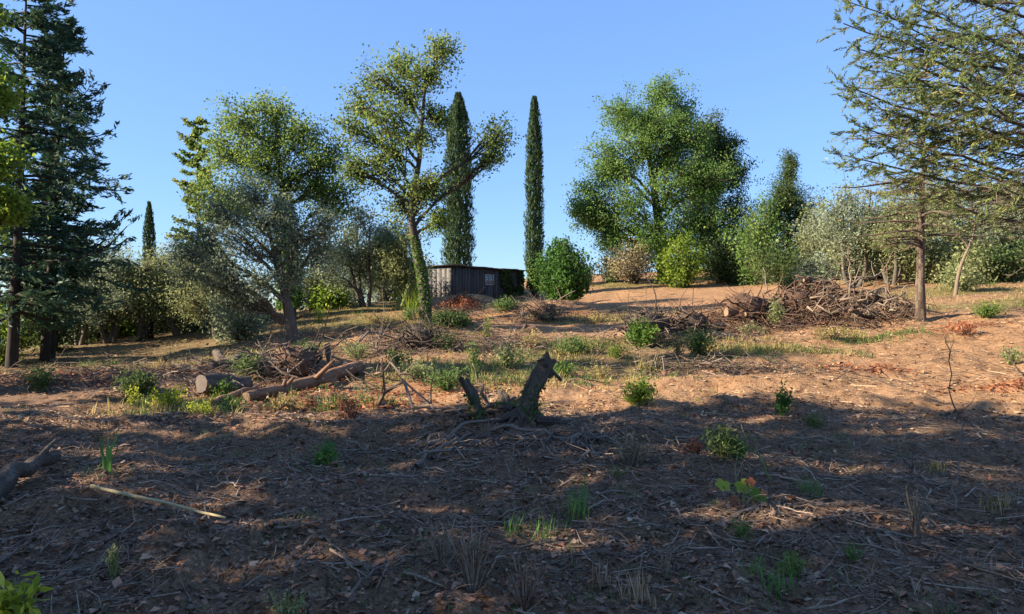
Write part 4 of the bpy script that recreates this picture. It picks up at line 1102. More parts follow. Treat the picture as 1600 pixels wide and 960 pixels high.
def root_mat():
    """roots torn out of the bank below the stumps"""
    rng = newrng(); o = G(830, 690)
    t = Thing('root_mat', 'mat of torn roots on the dark bank below the stumps', 'roots', o)
    g = Geo(); m = 110
    x0 = rng.normal(size=m) * 1.0 + o[0]; y0 = o[1] + rng.normal(size=m) * .25 + .1
    d = unit(np.stack([rng.normal(size=m) * 1.2, -.5 - .5 * rng.random(m), np.zeros(m)], 1)); l = .25 + .75 * rng.random(m) ** 1.5
    pts = []
    for f in np.linspace(0, 1, 7):
        q = np.stack([x0, y0, 0 * x0], 1) + d * (l * f)[:, None] + rng.normal(size=(m, 3)) * .035
        q[:, 2] = H(q[:, 0], q[:, 1]) + .015 + .10 * np.sin(f * pi) * rng.random(m)
        pts.append(q)
    g.tubes(np.stack(pts, 1), np.outer(.005 + .016 * rng.random(m) ** 3, np.linspace(1.2, .5, 7)), 5, .2 + .7 * rng.random(m))
    t.part('roots', g, 'root_wood', True)
    for (a, b, r) in [((665, 700), (760, 668), .026), ((650, 735), (735, 685), .026), ((770, 676), (905, 692), .024), ((900, 690), (960, 730), .018)]:
        g = Geo(); P = log_path(G(*a, .03), G(*b, .05), rng, .05, 10); P[:, 2] = np.maximum(P[:, 2], H(P[:, 0], P[:, 1]) + .01)
        g.tubes(P, np.linspace(r, r * .5, 10), 7, .6, rng, .1); t.part('root', g, 'root_wood', True)
root_mat()

# --- brush pile on the right and the bank of logs
def brush_pile():
    rng = newrng()
    lab = 'weathered log heaped in the big brush pile before the thin conifer'
    for i in range(46):
        px = rng.uniform(1150, 1400); Yc = 22.4 + rng.normal() * .6
        x = (px - 800) / F * Yc
        hmax = 1.0 * math.exp(-((px - 1285) / 70) ** 2) + .22 + .3 * math.exp(-((px - 1160) / 30) ** 2)
        z = gz(x, Yc) + rng.random() * hmax * .5
        L = rng.uniform(.5, 1.9); az = rng.normal() * .55; tl = rng.normal() * .22 + .18 * (1 if px < 1290 else -1)
        d = np.array([math.cos(az) * math.cos(tl), math.sin(az) * math.cos(tl), math.sin(tl)]); c = np.array([x, Yc, z + .06])
        r = rng.uniform(.025, .08)
        p0, p1 = c - d * L / 2, c + d * L / 2
        for p in (p0, p1): p[2] = max(p[2], gz(p[0], p[1]) + r * .5)
        bk = ['log_bark', 'stump_bark', 'root_wood', 'log_bark'][i % 4]
        lab = '%s %s log %s big brush pile' % ('stout' if r > .065 else 'thin', {'log_bark': 'reddish-brown', 'stump_bark': 'dark', 'root_wood': 'greyish'}[bk], 'at the left end of the' if px < 1200 else 'in the left flank of the' if px < 1255 else 'near the crest of the' if px < 1320 else 'in the right flank of the')
        log('piled_log', lab, p0, p1, r, r * .75, ['log_bark', 'stump_bark', 'root_wood', 'log_bark'][i % 4], 'cut_wood', group='logs heaped in the big brush pile', bend=.10, stubs=2, rng=rng, sides=8)
    lab2 = 'pale bare branch tangled at the front of the brush pile'
    for i in range(34):
        px = rng.uniform(1250, 1425); Yc = 21.2 + rng.normal() * .45; x = (px - 800) / F * Yc; z = gz(x, Yc) + rng.random() * .45
        L = rng.uniform(.8, 2.0); az = rng.normal() * .7; tl = rng.normal() * .25
        d = np.array([math.cos(az) * math.cos(tl), math.sin(az) * math.cos(tl), math.sin(tl)]); c = np.array([x, Yc, z + .05])
        p0, p1 = c - d * L / 2, c + d * L / 2
        for p in (p0, p1): p[2] = max(p[2], gz(p[0], p[1]) + .02)
        lab2 = '%s pale bare branch tangled %s brush pile' % ('long' if L > 1.4 else 'short', 'at the left front of the' if px < 1300 else 'at the middle front of the' if px < 1365 else 'beside the thin conifer trunk, right front of the')
        branchy('tangled_branch', lab2, p0, p1, rng.uniform(.012, .035), rng, 'pale_bark', 5, group='pale branches tangled in the brush pile', bend=.2)
    # single conspicuous pieces
    b = G(1300, 505, .1); log('pale_log', 'thick pale peeled log at the lower right of the brush pile', at(1330, 488, 21.0), at(1392, 497, 20.8), .075, .06, 'pale_bark', 'cut_wood', stubs=1)
    branchy('arched_branch', 'long dark arched branch on the crest of the brush pile', at(1268, 476, 22.4), at(1390, 445, 22.8), .045, mat='log_bark', nside=7, bend=.12)
    branchy('arched_branch', 'bare forked branch rising right off the brush pile crest', at(1325, 450, 22.6), at(1412, 400, 23.0), .03, mat='root_wood', nside=6, bend=.1)
    # fine tangle
    g = Geo(); n = 1800
    px = rng.uniform(1110, 1430, n); Yc = 21.9 + rng.normal(size=n) * .8; x = (px - 800) / F * Yc
    hm = .75 * np.exp(-((px - 1285) / 75) ** 2) + .22
    c = np.stack([x, Yc, H(x, Yc) + rng.random(n) * hm * .55 + .02], 1)
    d = unit(rng.normal(size=(n, 3)) * np.array([1, .7, .4])); l = (.2 + .6 * rng.random(n))[:, None]
    g.tubes(np.stack([c - d * l / 2, c + rng.normal(size=(n, 3)) * .05, c + d * l / 2], 1), np.outer(.006 + .012 * rng.random(n), [1, .9, .5]), 4, .2 + .7 * rng.random(n))
    stuff('brushwood', g, 'log_bark', 'fine brushwood tangled through the brush pile', 'brushwood')
brush_pile()
# log bank left of the pile
log('bank_log', 'reddish-dark log crowning the bank left of the brush pile', at(1135, 488, 21.6), at(1192, 478, 22.2), .13, .10, 'log_bark', 'cut_wood', stubs=2)
b = G(985, 545); log('ivy_log', 'thick ivy-covered log end with pale cut face on the bank', at(972, 527, 18.6), at(1040, 505, 19.4), .20, .17, 'stump_bark', 'cut_wood', stubs=1)
bush('ivy_clump', 'ivy clump growing over the thick log end', 1000, 18.7, 494, 26, mat='ivy_leaf', n=40, nleaf=30, leaf=.08, sigma=.08, base=G(1005, 540))
log('bank_log', 'dark jagged stub standing on the bank between log end and pile', at(1078, 515, 19.6), at(1086, 488, 19.7), .07, .05, 'stump_bark', 'cut_wood', stubs=1)
log('bank_log', 'dark trunk lying along the bank behind the tall weeds', at(1030, 522, 19.6), at(1130, 512, 20.2), .16, .13, 'stump_bark', 'cut_wood', stubs=3)
log('bank_log', 'sloping sunlit log behind the jagged stump', at(768, 533, 22.2), at(838, 516, 22.6), .12, .14, 'log_bark', 'cut_wood', stubs=1)
log('bank_log', 'dark log lying low left of the ivy heap', at(618, 548, 20.5), at(684, 530, 21.6), .09, .11, 'stump_bark', 'cut_wood', stubs=2)
for i, (a, b_, lb) in enumerate([((520, 565), (625, 540), 'long bare grey branch lying before the ivy heap'), ((545, 558), (660, 530), 'dark bare branch lying behind the long grey one'), ((600, 640), (720, 668), 'dark arching branch at the shadow edge left of the stumps'), ((560, 590), (640, 600), 'reddish bare branch right of the felled trunk')]):
    branchy('fallen_branch', lb, G(*a, .08), G(*b_, .15), .032, mat='root_wood', nside=8, bend=.1)
bush('ivy_heap', 'dark ivy-grown heap of cuttings below the central oak', 706, 22.3, 498, 34, mat='dark_leaf', n=70, nleaf=36, leaf=.09, sigma=.12)
# thin bare saplings and stalks
for (px, py, tx, ty, dy, r, mat, lb) in [
    (1318, 492, 1326, 385, .2, .035, 'pale_bark', 'pale bare forked sapling standing in front of the brush pile'),
    (1338, 488, 1352, 432, 0, .025, 'pale_bark', 'second pale bare sapling beside the forked one'),
    (1205, 480, 1192, 418, .2, .03, 'pale_bark', 'thin pale leaning stem left of the brush pile'),
    (1492, 662, 1480, 520, .1, .010, 'stump_bark', 'thin dark upright stalk in the sunlit clay on the right'),
    (1492, 800, 1500, 668, .1, .009, 'root_wood', 'thin brown upright stalk in the right foreground'),
    (1430, 830, 1425, 700, .1, .008, 'stump_bark', 'thin dark twiggy stalk in the right foreground'),
    (1600, 590, 1570, 545, 0, .02, 'stump_bark', 'dark snapped branch at the right edge of the clay'),
    (1205, 755, 1176, 685, .1, .011, 'green_stem', 'bent yellow-green stem beside the vine leaves'),
    (1150, 755, 1150, 705, .05, .009, 'green_stem', 'short curved pale stem above the vine leaves')]:
    b = G(px, py); branchy('bare_stalk', lb, b - UPZ * .03, at(tx, ty, b[1] + dy), r, mat=mat, nside=0 if mat == 'green_stem' else 7, bend=.05, spread=.28, cat='stalk')

# ------------------------------------------------------------------ small plants
def tuft(name, label, px, py, hpx, n=40, mat='blade_green', width=.010, spread=.5, group=None, cat='grass tuft', rng=None, arch=.5, rbase=.06):
    rng = rng or newrng(); b = G(px, py); h = hpx * b[1] / F
    g = blades(b[None], rng, n, h, width, spread, arch, rbase)
    return solo(name, label, cat, g, mat, b, group)

def blades(B, rng, n, h, width, spread, arch, rbase, g=None, tint=None):
    """n arched three-segment blades at each base point of B"""
    g = g or Geo(); m = len(B) * n
    base = np.repeat(B, n, 0) + np.concatenate([rng.normal(size=(m, 2)) * rbase, np.zeros((m, 1))], 1)
    base[:, 2] = H(base[:, 0], base[:, 1]) - .01
    a = rng.random(m) * 2 * pi; d = np.stack([np.cos(a), np.sin(a), 0 * a], 1)
    hh = np.broadcast_to(np.repeat(np.broadcast_to(h, (len(B),)), n), (m,)) * (.45 + .65 * rng.random(m))
    sp = spread * (rng.random(m) ** .8)
    side = np.stack([-np.sin(a), np.cos(a), 0 * a], 1)
    W = width * (.7 + .6 * rng.random(m))
    pts = []
    for f, w in ((0, .8), (.5, 1.0), (1.0, .08)):
        c = base + d * (hh * sp * (f + arch * f * f) / (1 + arch))[:, None] + UPZ * (hh * f * (1 - .35 * arch * sp * f))[:, None]
        pts.append(c - side * (W * w)[:, None] * .5); pts.append(c + side * (W * w)[:, None] * .5)
    V = np.stack(pts, 1).reshape(-1, 3)
    i = np.arange(m)[:, None] * 6
    F4 = np.concatenate([i + np.array([0, 1, 3, 2]), i + np.array([2, 3, 5, 4])])
    t = (.5 + .22 * rng.normal(size=m)) if tint is None else tint
    g.add(V, F4, None, np.clip(np.concatenate([t, t]), 0, 1))
    return g

def weed(name, label, px, py, top, half, mat='weed_leaf', n=18, nleaf=14, leaf=.05, aspect=.45, sigma=.03, group=None, bark='green_stem', cat='weed'):
    return bush(name, label, px, 0, top, half, base=G(px, py), mat=mat, bark=bark, n=n, nleaf=nleaf, leaf=leaf, aspect=aspect, sigma=sigma, group=group, cat=cat, shell=.7)

WEEDS = [
 (560, 560, 528, 34, 'olive_leaf_warm', 40, 12, .06, .06, 'dull grey weeds behind the root ball right side'),
 (620, 570, 540, 30, 'weed_leaf', 36, 12, .06, .06, 'green weeds before the dark low log'),
 (700, 545, 512, 26, 'dark_leaf', 40, 14, .06, .06, 'dark green weeds on the ivy heap front'),
 (830, 545, 512, 24, 'dry_grass', 30, 12, .06, .06, 'dry yellow weeds under the sloping sunlit log'),
 (760, 530, 480, 8, 'bright_leaf', 12, 14, .06, .05, 'slim bright weed standing before the shed'),
 (930, 505, 485, 36, 'dry_grass', 36, 12, .08, .07, 'dry grass clump below the glossy bush'),
 (1145, 560, 540, 20, 'dry_grass', 24, 12, .05, .05, 'dry weeds at the left end of the shadow streak'),
 (940, 590, 566, 30, 'dry_grass', 34, 10, .05, .05, 'yellow grass clump right of the jagged stump'),
 (480, 560, 530, 30, 'weed_leaf', 36, 12, .06, .06, 'green weeds behind the upturned root ball'),
 # px, py, top, half, mat, n, nleaf, leaf, sigma, label
 (1000, 634, 586, 26, 'bright_leaf', 44, 22, .055, .045, 'leafy bright green bush alone on the sunlit clay'),
 (1222, 652, 586, 17, 'glossy_leaf', 26, 20, .05, .035, 'upright dark green sapling right of the bright green bush'),
 (510, 728, 682, 30, 'blade_green', 30, 16, .035, .03, 'feathery green plant in the shade left of centre'),
 (262, 640, 598, 34, 'lime_leaf', 36, 16, .05, .04, 'sunlit lime-green weeds at the shadow edge on the left'),
 (318, 648, 622, 36, 'lime_leaf', 28, 12, .04, .03, 'low sunlit yellow-green weeds before the sawn log'),
 (208, 632, 600, 12, 'lime_leaf', 10, 12, .05, .03, 'small lime sprig left of the sunlit weeds'),
 (216, 622, 572, 30, 'dark_leaf', 60, 24, .06, .06, 'dark green bushy clump left of the sawn log'),
 (60, 612, 562, 26, 'dark_leaf', 40, 22, .06, .06, 'dark feathery clump at the far left of the clearing'),
 (385, 590, 545, 26, 'weed_leaf', 40, 20, .06, .06, 'green weeds between dark logs and root ball'),
 (350, 620, 590, 18, 'ivy_leaf', 30, 18, .05, .05, 'green weeds right of the sawn log'),
 (545, 655, 608, 24, 'rust_leaf', 26, 12, .05, .05, 'reddish dried weed at the shadow edge'),
 (440, 640, 612, 32, 'dry_grass', 30, 14, .05, .05, 'yellow dry weeds under the rusty felled trunk'),
 (740, 596, 505, 14, 'weed_leaf', 16, 18, .06, .05, 'tall thin weed standing behind the split stump'),
 (700, 610, 558, 34, 'weed_leaf', 44, 18, .055, .06, 'leafy green weeds left of the split stump'),
 (650, 595, 560, 30, 'olive_leaf_warm', 36, 16, .055, .06, 'dull green weeds behind the reddish branch'),
 (790, 575, 525, 40, 'olive_leaf_warm', 50, 16, .06, .07, 'dull green weeds behind the rotten stump'),
 (900, 555, 520, 40, 'weed_leaf', 60, 18, .06, .07, 'dark green weeds right of the jagged stump top'),
 (880, 590, 560, 24, 'ivy_leaf', 26, 16, .05, .05, 'green ivy patch right of the jagged stump'),
 (1092, 556, 500, 30, 'weed_leaf', 60, 18, .07, .08, 'tall leafy weeds before the dark bank trunk'),
 (1060, 560, 522, 14, 'dry_grass', 22, 14, .06, .05, 'dry tan weed before the bank'),
 (965, 560, 535, 22, 'bright_leaf', 24, 16, .06, .05, 'bright low weeds below the ivy log'),
 (1214, 512, 458, 13, 'olive_leaf_warm', 40, 20, .07, .07, 'cone-shaped dry green shrub left of the brush pile'),
 (1170, 525, 500, 24, 'olive_leaf_warm', 30, 16, .06, .06, 'grey-green weeds under the reddish bank log'),
 (1128, 712, 664, 34, 'dark_leaf', 40, 18, .045, .04, 'dark fern-like clump in the right shade'),
 (1150, 716, 690, 18, 'blade_green', 20, 14, .04, .03, 'brighter green sprig before the dark fern-like clump'),
 (985, 728, 662, 40, 'grey_dry_leaf', 60, 8, .03, .03, 'brown dried weed thicket in the shade right of the root mat'),
 (1086, 712, 682, 20, 'rust_leaf', 20, 12, .035, .03, 'small reddish weed in the shade'),
 (1542, 497, 470, 24, 'ivy_leaf', 40, 16, .07, .06, 'low green weeds on the right slope'),
 (1500, 524, 500, 30, 'red_litter', 30, 14, .07, .06, 'rust-orange dry weeds right of the thin conifer'),
 (1300, 530, 505, 30, 'dry_grass', 36, 14, .06, .05, 'orange dry weeds before the brush pile'),
 (1580, 572, 535, 18, 'olive_leaf_warm', 24, 14, .06, .05, 'dull weeds at the right edge of the clay'),
 (1270, 668, 640, 22, 'weed_leaf', 20, 12, .035, .03, 'small green weeds right of the dark sapling'),
 (740, 925, 790, 60, 'rust_leaf', 46, 5, .022, .02, 'wiry red-brown dried weed in the front centre'),
 (690, 880, 800, 40, 'grey_dry_leaf', 34, 6, .02, .02, 'wiry brown dried weed beside the red-brown one'),
 (820, 950, 860, 50, 'rust_leaf', 40, 6, .022, .02, 'rusty dried weed at the bottom centre'),
 (450, 975, 915, 40, 'olive_leaf_warm', 34, 8, .025, .02, 'mossy yellow-green weed at the bottom edge'),
 (178, 905, 812, 12, 'olive_leaf_warm', 10, 14, .025, .015, 'small upright ferny sprig in the left foreground'),
 (1430, 835, 735, 20, 'grey_dry_leaf', 14, 6, .02, .02, 'twiggy dead weed in the right foreground'),
 (1040, 905, 840, 22, 'grey_dry_leaf', 16, 6, .02, .02, 'thin dead stems standing in the front right of centre'),
 (1240, 905, 858, 36, 'weed_leaf', 26, 8, .028, .025, 'green weeds in the front right'),
 (1160, 840, 815, 26, 'weed_leaf', 18, 8, .025, .02, 'small green weeds below the vine leaves'),
 (1330, 880, 856, 20, 'weed_leaf', 14, 8, .025, .02, 'tiny green weeds in the right foreground'),
 (15, 985, 890, 52, 'lime_leaf', 26, 9, .075, .025, 'yellow-green leafy plant with sunshine put into its leaf colour in the bottom left corner'),  # no sun reaches this plant; the bright lime colour stands in for it
 (720, 488, 458, 40, 'rust_leaf', 60, 16, .09, .09, 'reddish heap of cut brush before the shed'),
 (790, 486, 462, 34, 'weed_leaf', 50, 16, .10, .09, 'green brambles below the shed window'),
 (800, 470, 455, 16, 'dark_leaf', 20, 14, .10, .08, 'dark scrub at the right end of the shed'),
 (850, 500, 476, 46, 'grey_dry_leaf', 60, 12, .09, .09, 'tan dead brush before the round glossy bush'),
 (640, 500, 476, 22, 'weed_leaf', 30, 16, .08, .08, 'green weeds left of the central oak foot'),
 (590, 505, 488, 34, 'dry_grass', 40, 14, .08, .07, 'dry grass clump on the slope left of the central oak'),
]
for (px, py, top, half, mt, n, nl, lf, sg, lb) in WEEDS:
    weed('weed' if top > 500 else 'scrub', lb, px, py, top, half, mt, n, nl, lf, .45, sg, bark='twig' if mt in ('rust_leaf', 'grey_dry_leaf', 'red_litter', 'dry_grass') else 'green_stem')

def sword_plant():
    rng = newrng(); b = G(165, 742); k = b[1] / F
    t = Thing('iris_plant', 'clump of upright green sword-shaped leaves in the left foreground', 'plant', b)
    for (dx, h, lean, w) in [(-3, 74, -.10, .026), (1, 66, .02, .03), (4, 78, .22, .028), (-1, 52, -.2, .026), (6, 60, .30, .024), (2, 40, .1, .024)]:
        base = b + np.array([dx * k, rng.normal() * .015, -.02]); hh = h * k
        g = Geo(); nseg = 6; V = []
        a = rng.normal() * .5; sd = np.array([math.cos(a), math.sin(a), 0])
        for i in range(nseg + 1):
            f = i / nseg; c = base + np.array([lean * hh * f * (.6 + .4 * f), .03 * rng.normal() * f, hh * f]); ww = w * .5 * (1 - f ** 2.2) * (.55 + .9 * f * (1 - f) * 2) + .001
            V += [c - sd * ww, c + np.array([0, -.004, 0]), c + sd * ww]
        Fq = [[3 * i + j, 3 * i + j + 1, 3 * i + j + 4, 3 * i + j + 3] for i in range(nseg) for j in (0, 1)]
        g.add(V, Fq, None, .3 + .6 * rng.random()); t.part('leaf', g, 'blade_green', True)
sword_plant()

def vine():
    rng = newrng(); b = G(1160, 792); k = b[1] / F
    t = Thing('vine_plant', 'young vine with broad bright green leaves in the right foreground', 'plant', b)
    for (px, py, s, tiltx, tilty, mt) in [(1130, 760, 24, .5, .3, 'bright_leaf'), (1162, 762, 25, .3, -.4, 'bright_leaf'), (1186, 776, 27, .5, .2, 'bright_leaf'), (1150, 784, 18, .6, .3, 'rust_leaf'), (1195, 772, 14, .2, .6, 'rust_leaf'), (1172, 755, 15, .1, -.5, 'rust_leaf')]:
        c = at(px, py, b[1] + rng.normal() * .05); S = s * k * .62
        m = 21; an = np.linspace(-pi * .92, pi * .92, m)
        rr = S * (1 + .16 * np.cos(an * 5) - .06 * np.cos(an * 11)) * (.85 + .15 * np.cos(an))
        X = np.sin(an) * rr; Yv = -np.cos(an) * rr * .95
        n = unit(np.array([tilty, -.75, .45 + tiltx])); ax = unit(np.cross(n, [0, 0, 1.0])); ay = np.cross(n, ax)
        V = c + X[:, None] * ax + Yv[:, None] * ay + n * (.12 * (np.abs(X) / S) ** 2 * S)[:, None]
        V = np.concatenate([V, [c + n * -.008]])
        F3 = np.array([[i, i + 1, m] for i in range(m - 1)])
        g = Geo(); g.add(V, None, F3, .55 + .2 * rng.normal()); lf = t.part('leaf', g, mt, True)
        st = Geo(); st.tubes(np.stack([c, (c + b) / 2 + UPZ * .03, b - UPZ * .02]), np.array([.004, .004, .005]), 5, .6); t.part('stem', st, 'green_stem', parent=lf)
vine()

rng = newrng()
for i, (px, py, h, n, mt, lb) in enumerate([
    (900, 812, 72, 46, 'blade_green', 'tall thin green grass tuft in the front centre'), (800, 836, 44, 24, 'blade_green', 'small green grass tuft left of the tall one'),
    (852, 846, 46, 26, 'blade_green', 'green grass tuft just below the tall thin one'), (1180, 905, 44, 30, 'blade_green', 'green grass tuft in the front right'),
    (1225, 930, 50, 34, 'blade_green', 'second green grass tuft at the front right'), (960, 745, 26, 40, 'weed_leaf', 'low grass patch behind the front centre'),
    (1265, 770, 30, 46, 'blade_green', 'fresh grass patch right of the vine'), (1460, 735, 24, 50, 'dry_grass', 'pale grass patch in the right shade'),
    (1000, 940, 55, 60, 'straw', 'bundle of pale dry grass stems at the bottom right of centre'), (935, 925, 45, 40, 'straw', 'pale dry grass stems left of the bundle'),
    (1560, 800, 34, 50, 'dry_grass', 'yellowish grass patch at the right edge'),
    (1340, 530, 22, 60, 'dry_grass', 'dry grass before the pale log'), (1010, 575, 26, 60, 'dry_grass', 'yellow grass below the ivy log'), (645, 490, 40, 80, 'bright_leaf', 'tall bright grass left of the central oak trunk'),
    (500, 505, 30, 70, 'bright_leaf', 'bright grass right of the big olive trunk')]):
    tuft('grass_tuft', lb, px, py, h, n, mt, width=.006 if py > 700 else .014, spread=.55, rng=rng, rbase=.05 if py > 700 else .13)

# ------------------------------------------------------------------ litter that nobody could count
def scatter(rng, n, y0, y1, powr=1.0, marg=1.0):
    Y = y0 + (y1 - y0) * rng.random(n) ** powr
    x = (rng.random(n) * 2 - 1) * (.70 * Y + marg)
    return x, Y

def clods():
    rng = newrng(); n = 5500
    x, y = scatter(rng, n, 3.2, 10.5, 1.1)
    s = .008 + .026 * rng.random(n) ** 3
    base = np.array([[1,0,0],[-1,0,0],[0,1,0],[0,-1,0],[0,0,1],[0,0,-.6]], float)
    f = np.array([[0,2,4],[2,1,4],[1,3,4],[3,0,4],[2,0,5],[1,2,5],[3,1,5],[0,3,5]])
    V = base[None] * (1 + .3 * rng.normal(size=(n, 6, 1)))
    a = rng.random(n) * 6.28; ca, sa = np.cos(a)[:, None], np.sin(a)[:, None]
    V = np.stack([V[..., 0] * ca - V[..., 1] * sa, V[..., 0] * sa + V[..., 1] * ca, V[..., 2] * .75], -1) * s[:, None, None]
    V += np.stack([x, y, H(x, y) + s * .25], -1)[:, None]
    g = Geo(); F3 = (f[None] + np.arange(n)[:, None, None] * 6).reshape(-1, 3)
    g.add(V.reshape(-1, 3), None, F3, .5)
    stuff('soil_clods', g, 'soil_clod', 'dark soil clods strewn over the shaded foreground', 'soil')
bark_mat('soil_clod', [(0, (0.066,0.047,0.035)), (.5, (0.189,0.133,0.099)), (1, (0.376,0.276,0.211))], 14, 1, .6)
clods()

def twigs(name, label, n, y0, y1, lmin, lmax, rmin, rmax, mat, lift=.03, powr=1.0, where=None, flat=.16, seg=4, ss=4, tb=(.15, .8), bend=.10):
    rng = newrng(); g = Geo()
    if where is None: x, y = scatter(rng, n, y0, y1, powr)
    else: x, y = where(rng, n)
    keep = vnoise(x * .8, y * .8, 55) + .6 * vnoise(x * 2.6, y * 2.6, 56) > -.12 + .16 * rng.normal(size=len(x)); x, y = x[keep], y[keep]; n = len(x)
    l = lmin + (lmax - lmin) * rng.random(n) ** 2.6
    a = rng.random(n) * 2 * pi; e = rng.normal(size=n) * flat
    d = np.stack([np.cos(a) * np.cos(e), np.sin(a) * np.cos(e), np.sin(e)], 1)
    nrm = np.stack([-np.sin(a), np.cos(a), 0 * a], 1)
    t = np.linspace(-.5, .5, seg); cv = rng.normal(size=n) * bend * 1.5
    P = np.stack([x, y, 0 * x], 1)[:, None] + d[:, None] * (l[:, None] * t)[..., None] + nrm[:, None] * (l[:, None] * cv[:, None] * (t ** 2 * 4 - .5))[..., None]
    if seg > 2: P[:, 1:-1] += rng.normal(size=(n, seg - 2, 3)) * (l * .05)[:, None, None]
    hz = H(P[..., 0], P[..., 1])
    zl = (rng.random(n) ** 2 * lift)[:, None]
    P[..., 2] = np.maximum(hz + .003, hz.mean(1, keepdims=True) * .5 + hz * .5 + zl + P[..., 2])
    r = (rmin + (rmax - rmin) * rng.random(n) ** 3) * (.6 + .5 * (l / lmax) ** .5)
    g.tubes(P, r[:, None] * np.linspace(1.1, .55, seg), ss, tb[0] + (tb[1] - tb[0]) * rng.random(n))
    stuff(name, g, mat, label, 'twigs')
twigs('twig_litter', 'countless grey-brown twigs littering the shaded foreground', 15000, 3.2, 11.0, .05, .42, .0025, .009, 'twig', ss=3, seg=3, bend=.06)
twigs('chip_litter', 'short dark wood chips littering the shaded foreground', 13000, 3.2, 11.2, .02, .17, .003, .012, 'twig', ss=3, seg=2, lift=.015, tb=(0, .9))
twigs('root_litter', 'curly rootlets littering the shaded foreground', 5000, 3.2, 11, .08, .35, .0015, .004, 'root_wood', ss=3, seg=4, lift=.05, flat=.3, bend=.16, tb=(.2, .9))
bark_mat('straw_stalk', [(0, (0.208,0.124,0.072)), (.5, (0.442,0.286,0.169)), (1, (0.728,0.559,0.364))], 18, 1, .1)
twigs('straw_litter', 'pale dry stalks littering the sunlit clay', 6500, 9.8, 30, .08, .45, .003, .008, 'straw_stalk', ss=3, seg=2, lift=.02, tb=(.0, .95), powr=1.3)
def in_bank(rng, n):
    k = rng.integers(0, len(DARKP), n); R_ = np.array(DARKP); p = rng.normal(size=(n, 2)) * .6
    return R_[k, 0] + p[:, 0] * R_[k, 2], R_[k, 1] + p[:, 1] * R_[k, 3]
twigs('bank_brush', 'grey and brown cut brush strewn along the debris banks', 7000, 0, 0, .15, .9, .004, .016, 'root_wood', ss=3, seg=3, lift=.25, flat=.35, tb=(0, .85), where=in_bank)
twigs('brush_litter', 'dark cut brush littering the middle slope', 2600, 13, 27, .15, 1.0, .004, .014, 'root_wood', ss=3, seg=4, lift=.12, flat=.2, tb=(0, .6), powr=1.2)

def flakes(name, label, n, y0, y1, size, mat, powr=1.0, where=None, lift=.012, aspect=.6):
    rng = newrng(); g = Geo()
    if where is None: x, y = scatter(rng, n, y0, y1, powr)
    else: x, y = where(rng, n)
    kp = vnoise(x * 1.1, y * 1.1, 85) + .6 * vnoise(x * 3.4, y * 3.4, 86) > -.2 + .2 * rng.normal(size=len(x)); x, y = x[kp], y[kp]; n = len(x); L = size * (.4 + 1.1 * rng.random(n) ** 2)
    C = np.stack([x, y, H(x, y) + .004 + lift * rng.random(n)], 1)
    d = rng.normal(size=(n, 3)) * np.array([1, 1, .25])
    g.leaves(C, L, aspect, rng, dirs=d, spread=.1, up=2.2, fold=.5)
    stuff(name, g, mat, label, 'litter')
flakes('leaf_litter', 'brown dead leaves and wood flakes covering the shaded foreground', 36000, 3.2, 11.2, .055, 'litter_leaf')
flakes('pale_chips', 'pale wood chips scattered through the foreground', 900, 3.2, 13, .035, 'pale_chip', aspect=.4)
flakes('straw_flakes', 'straw-coloured leaf litter on the sunlit clay', 22000, 9.8, 32, .075, 'straw', powr=1.3)
flakes('bank_litter', 'brown dead leaves strewn along the debris banks', 9000, 0, 0, .08, 'litter_leaf', where=in_bank, lift=.12)
def in_red(rng, n):
    k = rng.integers(0, len(RED), n); R_ = np.array(RED)
    p = rng.normal(size=(n, 2)) * .6
    return R_[k, 0] + p[:, 0] * R_[k, 2], R_[k, 1] + p[:, 1] * R_[k, 3]
flakes('red_leaf_litter', 'rust-red dead leaves lying in patches on the clay', 5000, 0, 0, .08, 'red_litter', where=in_red, lift=.05)

def turf_grass():
    rng = newrng(); T_ = np.array(TURF); n = 7600
    k = rng.integers(0, len(T_), n); p = rng.normal(size=(n, 2)) * .6
    x = T_[k, 0] + p[:, 0] * T_[k, 2]; y = T_[k, 1] + p[:, 1] * T_[k, 3]
    ok = (y > 9.8) & (vnoise(x * .7, y * .7, 61) + .5 * vnoise(x * 2.1, y * 2.1, 62) > -.02); x, y = x[ok], y[ok]
    h = .05 + .20 * rng.random(len(x)) ** 2.5
    g = blades(np.stack([x, y, 0 * x], 1), rng, 8, h, .016, 1.1, .7, .12)
    stuff('dry_grass', g, 'dry_grass', 'yellowing dry grass growing in patches on the slope', 'grass')
    n = 2600; k = rng.integers(0, len(T_), n); p = rng.normal(size=(n, 2)) * .7
    x = T_[k, 0] + p[:, 0] * T_[k, 2]; y = T_[k, 1] + p[:, 1] * T_[k, 3]; ok = (y > 9.8) & (vnoise(x * .6, y * .6, 71) + .5 * vnoise(x * 1.9, y * 1.9, 72) > .06); x, y = x[ok], y[ok]
    g = blades(np.stack([x, y, 0 * x], 1), rng, 9, .05 + .20 * rng.random(len(x)) ** 2, .016, 1.0, .6, .10)
    stuff('green_grass', g, 'weed_leaf', 'green grass and weeds growing in patches on the slope', 'grass')
    x, y = scatter(rng, 2000, 3.4, 12, 1.0); ok = vnoise(x * .8, y * .8, 91) + .5 * vnoise(x * 2.4, y * 2.4, 92) > .16; x, y = x[ok], y[ok]
    g = blades(np.stack([x, y, 0 * x], 1), rng, 9, .03 + .10 * rng.random(len(x)) ** 2, .005, .8, .5, .05)
    stuff('sparse_grass', g, 'weed_leaf', 'sparse small green grass sprouting in the shaded foreground', 'grass')
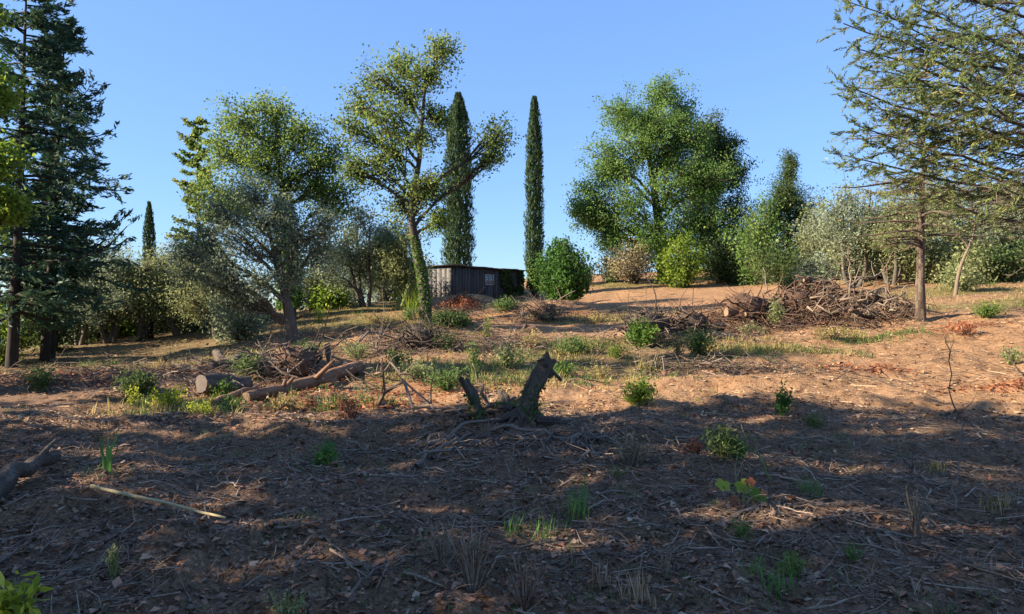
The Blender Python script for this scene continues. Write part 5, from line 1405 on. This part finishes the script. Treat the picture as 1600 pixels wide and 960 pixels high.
def dead_grass():
    rng = newrng(); x, y = scatter(rng, 1500, 3.4, 13, 1.0); ok = vnoise(x * .9, y * .9, 95) + .5 * vnoise(x * 2.4, y * 2.4, 96) > .14; x, y = x[ok], y[ok]
    g = blades(np.stack([x, y, 0 * x], 1), rng, 10, .04 + .13 * rng.random(len(x)) ** 2, .004, 1.2, .7, .06)
    stuff('dead_grass', g, 'straw', 'thin dead grass stalks standing in the shaded foreground', 'grass')
dead_grass()
turf_grass()

# ------------------------------------------------------------------ larger single sticks in the foreground
def sticks():
    rng = newrng()
    for i in range(80):
        Y = 3.6 + 6.5 * rng.random() ** 1.2; x = (rng.random() * 2 - 1) * .68 * Y
        if i < 34: Y = 4.3 + .9 * rng.random(); x = -2.0 + rng.normal() * .75          # the heap of sticks in the left corner
        L = rng.uniform(.18, .7) * (.6 if i < 34 else .85); a = rng.normal() * .8 + (0.9 if i < 34 else 0); d = np.array([math.cos(a), math.sin(a), 0])
        p0 = np.array([x, Y, 0]) - d * L / 2; p1 = p0 + d * L
        p0[2] = gz(p0[0], p0[1]) + .012; p1[2] = gz(p1[0], p1[1]) + .012 + (.10 * rng.random() if i < 34 else .05 * rng.random())
        if i < 34: branchy('heaped_stick', 'grey bare stick in the loose heap at the bottom left', p0, p1, rng.uniform(.005, .012), rng, 'root_wood', 3, 'stick', 'grey sticks heaped at the bottom left', .3, .05)
        else:
            marks = [(165, 742, 'the sword-leaved plant'), (250, 800, 'the pale cane'), (510, 725, 'the feathery green plant'), (900, 812, 'the tall thin grass tuft'), (740, 925, 'the red-brown dried weed'), (1160, 792, 'the vine leaves'), (830, 690, 'the root mat'),
                     (985, 728, 'the brown weed thicket'), (1430, 835, 'the twiggy dead weed'), (1492, 800, 'the thin brown stalk'), (1000, 940, 'the dry grass bundle'), (1230, 915, 'the front right grass tufts'), (40, 750, 'the dark log at the left edge'), (1128, 712, 'the dark fern-like clump'), (450, 960, 'the mossy weed at the bottom edge'), (1560, 800, 'the yellowish grass at the right edge')]
            sx = 800 + x / Y * F; sy = 480 + (EYE - gz(x, Y)) / Y * F
            near = min(marks, key=lambda m_: (m_[0] - sx) ** 2 + (m_[1] - sy) ** 2)[2]
            branchy('fallen_stick', '%s bare broken stick lying near %s' % ('long' if L > .45 else 'short', near), p0, p1, rng.uniform(.005, .013), rng, 'twig', 3, 'stick', 'single sticks on the dark foreground soil', .3, .05)
sticks()
